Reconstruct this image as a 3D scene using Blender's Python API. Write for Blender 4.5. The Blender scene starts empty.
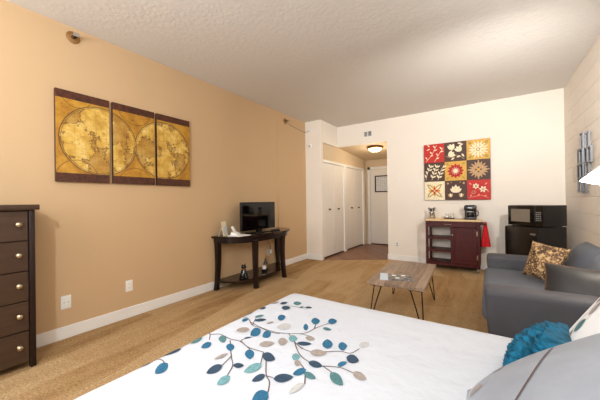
import bpy, bmesh, math, random
from mathutils import Vector, Matrix, noise
random.seed(7)
C = bpy.context.scene.collection
PI = math.pi
H, D, XR, XC, YC, XO, HZ, YE = 2.822, 5.672, 4.086, 0.36, 4.907, 1.453, 2.38, 7.4

# ---------------------------------------------------------------- materials
def lin(c):
    return tuple(((v/255)/12.92 if v/255 <= .04045 else ((v/255+.055)/1.055)**2.4) for v in c) + (1,)

class Nd:
    """small helper for node trees"""
    def __init__(s, name):
        s.m = bpy.data.materials.new(name); s.m.use_nodes = True
        s.t = s.m.node_tree; s.b = s.t.nodes['Principled BSDF']
    def n(s, typ, **kw):
        x = s.t.nodes.new(typ)
        for k, v in kw.items(): setattr(x, k, v)
        return x
    def put(s, sock, v):
        if isinstance(v, bpy.types.NodeSocket): s.t.links.new(v, sock)
        else: sock.default_value = v
    def math(s, op, a, b=0.0, clamp=False):
        x = s.n('ShaderNodeMath', operation=op, use_clamp=clamp)
        s.put(x.inputs[0], a); s.put(x.inputs[1], b); return x.outputs[0]
    def mix(s, f, a, b, blend='MIX'):
        x = s.n('ShaderNodeMix', data_type='RGBA', blend_type=blend)
        s.put(x.inputs[0], f); s.put(x.inputs[6], a); s.put(x.inputs[7], b); return x.outputs[2]
    def coords(s, kind='Object', scale=(1, 1, 1), rot=(0, 0, 0), loc=(0, 0, 0)):
        if kind == 'World': src = s.n('ShaderNodeNewGeometry').outputs['Position']
        else: src = s.n('ShaderNodeTexCoord').outputs[kind]
        mp = s.n('ShaderNodeMapping'); s.put(mp.inputs[0], src)
        mp.inputs['Scale'].default_value = scale; mp.inputs['Rotation'].default_value = rot; mp.inputs['Location'].default_value = loc
        return mp.outputs[0]
    def noise(s, vec, scale, detail=3, rough=.5, dist=0):
        x = s.n('ShaderNodeTexNoise'); s.put(x.inputs['Vector'], vec)
        x.inputs['Scale'].default_value = scale; x.inputs['Detail'].default_value = detail
        x.inputs['Roughness'].default_value = rough; x.inputs['Distortion'].default_value = dist
        return x.outputs['Fac']
    def ramp(s, f, stops):
        x = s.n('ShaderNodeValToRGB'); s.put(x.inputs[0], f); e = x.color_ramp.elements
        while len(e) < len(stops): e.new(.5)
        for i, (p, c) in enumerate(stops): e[i].position = p; e[i].color = lin(c) if len(c) == 3 and max(c) > 1 else tuple(c)+(1,)*(4-len(c))
        return x.outputs[0]
    def bump(s, h, strength=.3, dist=.01):
        x = s.n('ShaderNodeBump'); x.inputs['Strength'].default_value = strength; x.inputs['Distance'].default_value = dist
        s.put(x.inputs['Height'], h); s.put(s.b.inputs['Normal'], x.outputs[0])

def mat(name, rgb, rough=.5, metal=0, vary=0, vscale=6, bump=0, bscale=200, bdist=.003, coat=0, spec=.5, vec_scale=(1, 1, 1)):
    N = Nd(name); b = N.b
    b.inputs['Roughness'].default_value = rough; b.inputs['Metallic'].default_value = metal
    b.inputs['Coat Weight'].default_value = coat; b.inputs['Specular IOR Level'].default_value = spec
    co = N.coords('Object', vec_scale)
    if vary:
        f = N.noise(co, vscale, 4)
        a = tuple(max(0, v*(1-vary)) for v in rgb); c = tuple(min(255, v*(1+vary)) for v in rgb)
        N.put(b.inputs['Base Color'], N.ramp(f, [(.3, a), (.7, c)]))
    else: b.inputs['Base Color'].default_value = lin(rgb)
    if bump: N.bump(N.noise(co, bscale, 3), bump, bdist)
    return N.m

def emit(name, rgb, strength, base=(255, 255, 255)):
    N = Nd(name); N.b.inputs['Base Color'].default_value = lin(base)
    N.b.inputs['Emission Color'].default_value = lin(rgb); N.b.inputs['Emission Strength'].default_value = strength
    return N.m

M = {}
def wall_mat(name, rgb, bs=90, st=.12, blocks=False):
    N = Nd(name); b = N.b; b.inputs['Roughness'].default_value = .75; b.inputs['Specular IOR Level'].default_value = .25
    co = N.coords('World')
    f = N.noise(co, 1.3, 2)
    N.put(b.inputs['Base Color'], N.ramp(f, [(.3, tuple(v*.985 for v in rgb)), (.7, rgb)]))
    h = N.noise(co, bs, 3)
    if blocks:
        src = N.n('ShaderNodeSeparateXYZ'); N.put(src.inputs[0], co)
        cb = N.n('ShaderNodeCombineXYZ'); N.put(cb.inputs[0], src.outputs[1]); N.put(cb.inputs[1], src.outputs[2])
        br = N.n('ShaderNodeTexBrick'); N.put(br.inputs['Vector'], cb.outputs[0])
        br.inputs['Scale'].default_value = 1; br.inputs['Brick Width'].default_value = .4; br.inputs['Row Height'].default_value = .2
        br.inputs['Mortar Size'].default_value = .006; br.inputs['Mortar Smooth'].default_value = .6
        h = N.math('SUBTRACT', N.math('MULTIPLY', h, .25), N.math('MULTIPLY', br.outputs['Fac'], 1.0))
        N.bump(h, .9, .006)
    else: N.bump(h, st, .004)
    return N.m
M['tan'] = wall_mat('tan_wall_paint', (207, 174, 134))
M['cream'] = wall_mat('cream_wall_paint', (242, 233, 221))
M['block'] = wall_mat('painted_block', (247, 238, 226), 60, .1, True)
M['alcove'] = wall_mat('alcove_paint', (222, 200, 168))
def ceil_mat():
    N = Nd('textured_ceiling'); b = N.b; b.inputs['Roughness'].default_value = .9; b.inputs['Specular IOR Level'].default_value = .1
    co = N.coords('World')
    b.inputs['Base Color'].default_value = lin((222, 217, 211))
    v = N.n('ShaderNodeTexVoronoi', feature='SMOOTH_F1'); N.put(v.inputs['Vector'], co); v.inputs['Scale'].default_value = 28
    h = N.math('ADD', N.noise(co, 34, 4, .6), N.math('MULTIPLY', v.outputs['Distance'], -.6))
    N.bump(h, .32, .012); return N.m
M['ceiling'] = ceil_mat()
M['white_trim'] = mat('white_trim_paint', (240, 237, 232), .35)
M['door_white'] = mat('closet_door_paint', (238, 232, 224), .4, bump=.04, bscale=40)
def carpet():
    N = Nd('tan_carpet'); b = N.b; b.inputs['Roughness'].default_value = .95; b.inputs['Specular IOR Level'].default_value = .1
    co = N.coords('World'); wv = N.coords('World', rot=(0, 0, math.radians(78)))
    nz = N.n('ShaderNodeTexNoise'); N.put(nz.inputs['Vector'], co); nz.inputs['Scale'].default_value = 1.1; nz.inputs['Detail'].default_value = 1
    vm = N.n('ShaderNodeVectorMath', operation='MULTIPLY_ADD'); N.put(vm.inputs[0], nz.outputs['Color']); vm.inputs[1].default_value = (.35, .22, 0); N.put(vm.inputs[2], wv)
    br = N.n('ShaderNodeTexBrick'); N.put(br.inputs['Vector'], vm.outputs[0]); br.offset = .37; br.squash = 1
    br.inputs['Color1'].default_value = (0, 0, 0, 1); br.inputs['Color2'].default_value = (1, 1, 1, 1); br.inputs['Mortar Size'].default_value = 0
    br.inputs['Scale'].default_value = 1; br.inputs['Brick Width'].default_value = 1.35; br.inputs['Row Height'].default_value = .3; br.inputs['Bias'].default_value = 0
    st = N.noise(N.coords('World', (9, .8, 1), (0, 0, math.radians(-8))), 1.0, 2, .5)
    blot = N.noise(co, 3.2, 3, .6)
    f = N.math('ADD', N.math('MULTIPLY', N.math('ADD', br.outputs['Color'], 0), .26), N.math('MULTIPLY', st, .5))
    f = N.math('ADD', f, N.math('MULTIPLY', N.math('ADD', blot, N.math('MULTIPLY', N.noise(co, 16, 4, .7), .9)), .26))
    col = N.ramp(f, [(.36, (166, 125, 80)), (.54, (202, 164, 116)), (.76, (222, 188, 142))])
    fine = N.noise(co, 70, 5, .8)
    col = N.mix(.85, col, N.ramp(fine, [(.34, (160, 148, 130)), (.64, (255, 255, 255))]), 'MULTIPLY')
    N.put(b.inputs['Base Color'], col)
    N.bump(N.noise(co, 240, 2), .6, .008); return N.m
M['carpet'] = carpet()
def wood(name, c1, c2, rough, axis=(1, 14, 14), planks=None, scale=3, coat=0):
    N = Nd(name); b = N.b; b.inputs['Roughness'].default_value = rough; b.inputs['Coat Weight'].default_value = coat; b.inputs['Specular IOR Level'].default_value = .3
    co = N.coords('Object', axis)
    f = N.noise(co, scale, 5, .6, .4)
    if planks:
        br = N.n('ShaderNodeTexBrick'); N.put(br.inputs['Vector'], N.coords('Object', rot=(0, 0, planks[2]))); br.inputs['Scale'].default_value = 1
        br.inputs['Color1'].default_value = (0, 0, 0, 1); br.inputs['Color2'].default_value = (1, 1, 1, 1); br.inputs['Mortar Size'].default_value = .0015
        br.inputs['Brick Width'].default_value = planks[0]; br.inputs['Row Height'].default_value = planks[1]
        f = N.math('ADD', N.math('MULTIPLY', f, .7), N.math('MULTIPLY', br.outputs['Color'], .3))
    N.put(b.inputs['Base Color'], N.ramp(f, [(.3, c1), (.7, c2)]))
    return N.m
M['hall_wood'] = wood('hall_wood_floor', (112, 70, 40), (150, 99, 60), .3, (10, 10, 10), (.9, .12, PI/4), 1)
M['table_wood'] = wood('grey_brown_planks', (120, 97, 80), (170, 146, 124), .5, (12, 1, 12), (1.6, .09, PI/2), 3)
M['mahogany'] = wood('mahogany', (58, 14, 14), (84, 24, 22), .42, (14, 14, 1))
M['butcher'] = wood('butcher_block', (216, 182, 132), (236, 208, 162), .45, (1, 20, 10))
M['espresso'] = wood('espresso_wood', (26, 15, 12), (40, 25, 20), .28, (14, 14, 1))
M['espresso_top'] = wood('espresso_gloss', (36, 24, 18), (52, 36, 27), .09, (14, 1, 10))
M['dresser'] = wood('dresser_wood_sheen', (62, 44, 32), (76, 55, 40), .4, (12, 1, 12))  # drawer and top brown lightened, their sheen put into the colour
M['dresser_dark'] = wood('dresser_frame', (30, 17, 14), (40, 24, 20), .4, (12, 12, 1))
M['black_gloss'] = mat('black_gloss', (8, 8, 9), .08)
M['screen'] = mat('dark_screen_glass', (4, 4, 5), .04)
M['black'] = mat('black_plastic', (22, 21, 21), .4)
M['black_metal'] = mat('black_steel', (18, 17, 17), .45, .6)
M['fridge'] = mat('black_enamel', (22, 18, 16), .22)
M['fridge_side'] = mat('black_textured_enamel', (30, 26, 24), .45, bump=.1, bscale=300)
M['chrome'] = mat('chrome', (215, 215, 215), .18, 1)
M['nickel'] = mat('brushed_nickel', (190, 176, 150), .3, 1)
M['brass'] = mat('bronze', (120, 85, 45), .35, 1)
M['silver'] = mat('silver_leaf', (165, 166, 168), .35, .8, .12, 30)
M['mirror'] = mat('mirror_tile', (196, 192, 186), .25, 1)
M['pewter'] = mat('pewter', (104, 106, 110), .35, .6)
M['plate'] = mat('white_plastic', (240, 238, 232), .4)
M['grey_plastic'] = mat('grey_plastic', (120, 118, 114), .4)
M['dark_slot'] = mat('dark_slot', (40, 36, 32), .6)
M['beige_plastic'] = mat('beige_plastic', (176, 152, 122), .5)
M['paper'] = mat('white_paper', (244, 242, 236), .7)
M['bluepaper'] = mat('pale_blue_paper', (208, 218, 232), .6)
M['greyprint'] = mat('grey_print', (98, 94, 90), .5, 0, .6, 40)
M['cream_card'] = mat('cream_card', (236, 224, 190), .6)
M['duvet'] = mat('white_cotton', (202, 204, 210), .85, 0, 0, 6, .55, 11, .014, spec=.15)
M['N'] = mat('navy_applique', (44, 66, 86), .8, 0, .12, 90)
M['B'] = mat('blue_applique', (34, 96, 128), .8, 0, .12, 90)
M['T'] = mat('aqua_applique', (104, 148, 152), .8, 0, .1, 90)
M['G'] = mat('teal_applique', (74, 116, 118), .8, 0, .12, 90)
M['K'] = mat('taupe_applique', (154, 142, 134), .8, 0, .08, 90)
M['L'] = mat('silver_applique', (182, 180, 178), .8, 0, .05, 90)
M['stem'] = mat('stem_stitching', (96, 78, 74), .8)
M['sham_grey'] = mat('grey_sateen', (146, 150, 158), .45, 0, .05, 3, .25, 9, .02)
M['sham_white'] = mat('white_sham', (232, 230, 228), .8, 0, 0, 6, .15, 14, .01)
M['ruffle'] = mat('teal_blue_ruffle', (22, 92, 120), .8, 0, .25, 30, .6, 45, .01, spec=.2)
M['sofa'] = mat('charcoal_upholstery', (70, 69, 74), .68, 0, .06, 5, .12, 500, .001)
M['sofa_seat'] = mat('slate_upholstery', (92, 97, 107), .75, 0, .05, 5, .12, 500, .001)
M['dark_pillow'] = mat('dark_grey_satin', (40, 38, 39), .5, 0, .1, 6, .2, 12, .012)
M['fringe'] = mat('brown_cord', (120, 80, 45), .7, 0, .3, 80)
def leopard():
    N = Nd('brown_medallion_print'); b = N.b; b.inputs['Roughness'].default_value = .7
    co = N.coords('Object')
    v = N.n('ShaderNodeTexVoronoi', feature='F1'); N.put(v.inputs['Vector'], co); v.inputs['Scale'].default_value = 34
    r = N.math('ABSOLUTE', N.math('SUBTRACT', v.outputs['Distance'], .45))
    nz = N.noise(co, 16, 4)
    f = N.math('ADD', N.math('MULTIPLY', r, 1.5), N.math('MULTIPLY', nz, .8))
    N.put(b.inputs['Base Color'], N.ramp(f, [(.37, (48, 33, 26)), (.52, (104, 76, 50)), (.69, (162, 128, 84)), (.93, (198, 170, 128))]))
    return N.m
M['leopard'] = leopard()
M['red_cloth'] = mat('red_cloth', (196, 14, 24), .8, 0, .1, 20)
M['shade'] = emit('lit_lamp_shade', (255, 246, 232), 5)
M['bulb'] = emit('lit_bulb', (255, 240, 215), 12)
M['dome'] = emit('lit_glass_dome', (255, 226, 170), 3.2)
M['lamp_brown'] = mat('lamp_bronze', (70, 45, 35), .4, .5)
M['glass'] = mat('clear_glass', (255, 255, 255), .03); M['glass'].node_tree.nodes['Principled BSDF'].inputs['Transmission Weight'].default_value = .95
M['dark_glass'] = mat('dark_glass', (30, 26, 24), .06)
M['figurine'] = mat('black_ceramic', (14, 13, 13), .15)
M['gold'] = mat('gold_paint', (190, 150, 80), .3, .8)
M['amber'] = mat('amber_liquid', (150, 120, 90), .1)
M['mattress'] = mat('mattress_ticking', (225, 222, 215), .8)
M['vent_dark'] = mat('vent_shadow', (92, 90, 88), .6)
M['sign_sheet'] = None
def sign_sheet():
    N = Nd('printed_notice'); b = N.b; b.inputs['Roughness'].default_value = .5
    br = N.n('ShaderNodeTexBrick'); s = N.n('ShaderNodeSeparateXYZ'); N.put(s.inputs[0], N.coords('World')); c = N.n('ShaderNodeCombineXYZ')
    N.put(c.inputs[0], s.outputs[0]); N.put(c.inputs[1], s.outputs[2]); N.put(br.inputs['Vector'], c.outputs[0])
    br.inputs['Scale'].default_value = 1; br.inputs['Brick Width'].default_value = .06; br.inputs['Row Height'].default_value = .04; br.inputs['Mortar Size'].default_value = .004
    br.offset = 0; br.inputs['Color1'].default_value = lin((208, 210, 214)); br.inputs['Color2'].default_value = lin((190, 194, 200)); br.inputs['Mortar'].default_value = lin((236, 236, 236))
    N.put(b.inputs['Base Color'], br.outputs['Color']); return N.m
M['sign_sheet'] = sign_sheet()

def map_mat():
    """antique double hemisphere chart, running over three panels (world y, z)"""
    N = Nd('antique_chart'); b = N.b; b.inputs['Roughness'].default_value = .45
    co = N.coords('World'); sp = N.n('ShaderNodeSeparateXYZ'); N.put(sp.inputs[0], co); y, z = sp.outputs[1], sp.outputs[2]
    wob = N.math('MULTIPLY', N.math('SUBTRACT', N.noise(co, 5, 2), .5), .03)
    def dist(cy, cz):
        dy = N.math('SUBTRACT', y, cy); dz = N.math('SUBTRACT', z, cz)
        return N.math('SQRT', N.math('ADD', N.math('MULTIPLY', dy, dy), N.math('MULTIPLY', dz, dz)))
    d1, d2 = dist(1.19, 1.80), dist(1.83, 1.80)
    d = N.math('MINIMUM', d1, d2)
    inside = N.math('LESS_THAN', d, .325)
    base_n = N.noise(co, 6, 6, .65)
    base = N.ramp(base_n, [(.25, (130, 80, 12)), (.5, (184, 130, 30)), (.75, (214, 166, 66))])
    pale = N.ramp(N.noise(co, 9, 5, .6), [(.28, (168, 114, 24)), (.52, (218, 176, 78)), (.72, (242, 216, 140))])
    col = N.mix(N.math('MULTIPLY', inside, .85), base, pale)
    ring = N.math('LESS_THAN', N.math('ABSOLUTE', N.math('SUBTRACT', d, .325)), .005)
    ring2 = N.math('LESS_THAN', N.math('ABSOLUTE', N.math('SUBTRACT', d, .312)), .0025)
    land_n = N.noise(co, 4.2, 5, .62)
    coast = N.math('MULTIPLY', N.math('LESS_THAN', N.math('ABSOLUTE', N.math('SUBTRACT', land_n, .53)), .012), inside)
    land = N.math('MULTIPLY', N.math('GREATER_THAN', land_n, .53), inside)
    col = N.mix(N.math('MULTIPLY', land, .5), col, lin((150, 100, 34)))
    names = N.math('MULTIPLY', N.math('GREATER_THAN', N.noise(N.coords('World', (1, 1, 2.2)), 42, 2), .66), .55)
    def scallop(cy, cz, r):
        return N.math('LESS_THAN', N.math('ABSOLUTE', N.math('SUBTRACT', dist(cy, cz), r)), .0035)
    orn = N.math('ADD', N.math('ADD', scallop(1.0, 1.44, .16), scallop(1.51, 1.40, .17)), N.math('ADD', scallop(1.51, 2.2, .17), scallop(1.0, 2.2, .12)))
    grat = N.math('LESS_THAN', N.math('ABSOLUTE', N.math('SUBTRACT', N.math('FRACT', N.math('DIVIDE', N.math('ADD', z, wob), .085)), .5)), .02)
    grat2 = N.math('LESS_THAN', N.math('ABSOLUTE', N.math('SUBTRACT', N.math('FRACT', N.math('DIVIDE', N.math('ADD', y, wob), .085)), .5)), .02)
    gr = N.math('MULTIPLY', N.math('MULTIPLY', N.math('MAXIMUM', grat, grat2), inside), .3)
    lines = N.math('ADD', N.math('ADD', N.math('ADD', ring, ring2), N.math('MULTIPLY', coast, .9)), N.math('ADD', N.math('ADD', names, N.math('MULTIPLY', orn, .8)), gr), True)
    col = N.mix(N.math('MULTIPLY', lines, .76), col, lin((72, 40, 12)))
    band = N.math('MAXIMUM', N.math('GREATER_THAN', z, 2.145), N.math('LESS_THAN', z, 1.478))
    bcol = N.ramp(N.noise(co, 40, 4, .6), [(.35, (52, 20, 8)), (.7, (96, 44, 16))])
    N.put(b.inputs['Base Color'], N.mix(band, col, bcol)); return N.m
M['map'] = map_mat()
M['map_edge'] = mat('canvas_edge', (70, 34, 14), .6)
for k, c in dict(p_red=(192, 32, 18), p_brown=(72, 45, 33), p_gold=(218, 168, 70), p_cream=(240, 226, 192), p_olive=(176, 146, 62), p_tan=(190, 152, 108), p_pink=(232, 150, 130)).items():
    M[k] = mat('canvas_'+k[2:], c, .6, 0, .06, 40)

# ---------------------------------------------------------------- mesh helpers
def B(): return bmesh.new()
def box(bm, x0, x1, y0, y1, z0, z1, r=0, seg=2, mi=0):
    ps = [(x, y, z) for x in (x0, x1) for y in (y0, y1) for z in (z0, z1)]
    v = [bm.verts.new(p) for p in ps]
    fs = [bm.faces.new([v[i] for i in f]) for f in ((0, 1, 3, 2), (4, 6, 7, 5), (0, 4, 5, 1), (2, 3, 7, 6), (0, 2, 6, 4), (1, 5, 7, 3))]
    for f in fs: f.material_index = mi
    if r:
        es = list({e for f in fs for e in f.edges})
        o = bmesh.ops.bevel(bm, geom=es, offset=r, segments=seg, affect='EDGES', profile=.5, clamp_overlap=True)
        for f in o['faces']: f.material_index = mi
    return bm
def loft(bm, rings, cap=True, closed=True, mi=0):
    R = [[bm.verts.new(p) for p in ring] for ring in rings]; n = len(R[0])
    for a, b in zip(R, R[1:]):
        for i in range(n if closed else n-1):
            f = bm.faces.new((a[i], a[(i+1) % n], b[(i+1) % n], b[i])); f.material_index = mi
    if cap and closed:
        for q in (R[0][::-1], R[-1]):
            try: bm.faces.new(q).material_index = mi
            except ValueError: pass
    return bm
def frame_axes(d):
    d = Vector(d).normalized(); a = Vector((0, 0, 1)) if abs(d.z) < .95 else Vector((1, 0, 0))
    u = d.cross(a).normalized(); return u, d.cross(u).normalized()
def tube(bm, pts, r, n=10, mi=0):
    pts = [Vector(p) for p in pts]; rings = []
    rr = r if isinstance(r, (list, tuple)) else [r]*len(pts)
    u = None
    for i, p in enumerate(pts):
        d = (pts[min(i+1, len(pts)-1)]-pts[max(i-1, 0)]).normalized()
        if u is None: u, w = frame_axes(d)
        else:
            u = (u-d*u.dot(d)).normalized(); w = d.cross(u)
        rings.append([p+(u*math.cos(2*PI*k/n)+w*math.sin(2*PI*k/n))*rr[i] for k in range(n)])
    return loft(bm, rings, mi=mi)
def lathe(bm, prof, c=(0, 0, 0), n=24, axis=None, mi=0):
    c = Vector(c); d = Vector(axis).normalized() if axis else Vector((0, 0, 1))
    if axis: u, w = frame_axes(d)
    else: u, w = Vector((1, 0, 0)), Vector((0, 1, 0))
    return loft(bm, [[c+d*h+(u*math.cos(2*PI*k/n)+w*math.sin(2*PI*k/n))*max(r, .0004) for k in range(n)] for r, h in prof], mi=mi)
def prism(bm, pts, z0, z1, mi=0):
    return loft(bm, [[(x, y, z0) for x, y in pts], [(x, y, z1) for x, y in pts]], mi=mi)
def smooth_path(pts, n=6):
    P = [Vector(p) for p in pts]; out = []
    for i in range(len(P)-1):
        p0, p1, p2, p3 = P[max(i-1, 0)], P[i], P[i+1], P[min(i+2, len(P)-1)]
        for k in range(n):
            t = k/n
            out.append(.5*((2*p1)+(p2-p0)*t+(2*p0-5*p1+4*p2-p3)*t*t+(3*p1-p0-3*p2+p3)*t**3))
    return out+[P[-1]]
def obj(name, bm, mats, parent=None, local=False, angle=35):
    """links bm as ONE mesh object; coordinates are world ones unless local=True"""
    if not isinstance(mats, (list, tuple)): mats = [mats]
    bmesh.ops.recalc_face_normals(bm, faces=bm.faces[:])
    me = bpy.data.meshes.new(name); o = bpy.data.objects.new(name, me); C.objects.link(o)
    if parent is not None:
        root = parent
        while root.parent: root = root.parent
        if not local: bmesh.ops.translate(bm, verts=bm.verts[:], vec=-root.location)
        o.parent = parent
        if parent.parent is None and parent.type == 'MESH': pass
    else:
        xs = [v.co for v in bm.verts]
        c = Vector(((min(v.x for v in xs)+max(v.x for v in xs))/2, (min(v.y for v in xs)+max(v.y for v in xs))/2, min(v.z for v in xs)))
        bmesh.ops.translate(bm, verts=bm.verts[:], vec=-c); o.location = c
    bm.to_mesh(me); bm.free()
    for m in mats: me.materials.append(m)
    me.shade_smooth(); me.set_sharp_from_angle(angle=math.radians(angle))
    return o
def tag(o, label, cat, group=None):
    o['label'] = label; o['category'] = cat
    if group: o['group'] = group
    return o
def thing(name, label, cat, loc=(0, 0, 0), rz=0, group=None):
    o = bpy.data.objects.new(name, None); C.objects.link(o); o.location = loc; o.rotation_euler.z = rz
    o.empty_display_size = .05
    return tag(o, label, cat, group)
def struct(name, bm, m, parent=None, angle=35):
    o = obj(name, bm, m, parent, angle=angle)
    if parent is None: o['kind'] = 'structure'
    return o
def cushion_surf(w, h, t, Mx, p=2.6, pinch=.06, side=1):
    def S(u, v):
        x = w/2*u*(1-pinch*(1-v*v)*abs(u)**3); y = h/2*v*(1-pinch*(1-u*u)*abs(v)**3)
        z = side*t/2*max(0, (1-abs(u)**p)*(1-abs(v)**p))**.55
        return Mx @ Vector((x, y, z))
    return S
def cushion(bm, w, h, t, Mx, n=24, p=2.6, pinch=.06, mi=0, disp=None):
    cos_ = [-math.cos(PI*i/n) for i in range(n+1)]
    top = cushion_surf(w, h, t, Mx, p, pinch, 1); bot = cushion_surf(w, h, t, Mx, p, pinch, -1)
    nz = (Mx.to_3x3() @ Vector((0, 0, 1))).normalized()
    V = {}
    for s, S in ((0, top), (1, bot)):
        for i, u in enumerate(cos_):
            for j, v in enumerate(cos_):
                rim = i in (0, n) or j in (0, n)
                if rim and s == 1: V[s, i, j] = V[0, i, j]; continue
                q = S(u, v)
                if disp and not rim: q = q+nz*(1 if s == 0 else -1)*disp(u, v)
                V[s, i, j] = bm.verts.new(q)
    for s in (0, 1):
        for i in range(n):
            for j in range(n):
                f = [V[s, i, j], V[s, i+1, j], V[s, i+1, j+1], V[s, i, j+1]]
                f = list(dict.fromkeys(f))
                try: bm.faces.new(f if s == 0 else f[::-1]).material_index = mi
                except ValueError: pass
    return bm
def leaf(bm, S, base, tip, w1, w2, mi, off=.003, n=8):
    """a leaf shaped applique lying on the surface S(x, y)"""
    base, tip, w1, w2 = (Vector(q) for q in (base, tip, w1, w2)); mid = (base+tip)/2
    hw = (w1-w2)/2; L = []
    for k in range(n+1):
        t = k/n; prof = (math.sin(PI*min(1, t**.85)))**.7 if 0 < t < 1 else 0
        c = base.lerp(tip, t)
        L.append([S(*(c+hw*prof*s)) for s in (1, .5, 0, -.5, -1)])
    def nrm(P): return P
    rows = []
    for r in L: rows.append([bm.verts.new(P) for P in r])
    fs = []
    for a, b in zip(rows, rows[1:]):
        for i in range(4):
            try: f = bm.faces.new((a[i], a[i+1], b[i+1], b[i])); f.material_index = mi; fs.append(f)
            except ValueError: pass
    return bm
def stemline(bm, S, pts, w, mi):
    P = smooth_path([(x, y, 0) for x, y in pts], 5); rows = []
    for i, p in enumerate(P):
        d = (P[min(i+1, len(P)-1)]-P[max(i-1, 0)]); n = Vector((-d.y, d.x, 0)).normalized()*w/2
        rows.append([bm.verts.new(S(p.x+n.x, p.y+n.y)), bm.verts.new(S(p.x-n.x, p.y-n.y))])
    for a, b in zip(rows, rows[1:]): bm.faces.new((a[0], a[1], b[1], b[0])).material_index = mi
def euler(rx=0, ry=0, rz=0): return Matrix.Rotation(rz, 4, 'Z') @ Matrix.Rotation(ry, 4, 'Y') @ Matrix.Rotation(rx, 4, 'X')
def basis(o, x, y, z):
    m = Matrix.Identity(4)
    for i, a in enumerate((x, y, z)):
        for k in range(3): m[k][i] = a[k]
    for k in range(3): m[k][3] = o[k]
    return m
LAMP, FILL, FLASH, HALL, EXPO, UP1, UP2, OMNI = 7, 48, 92, 7, 0.2, 6, 58, 320
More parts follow.
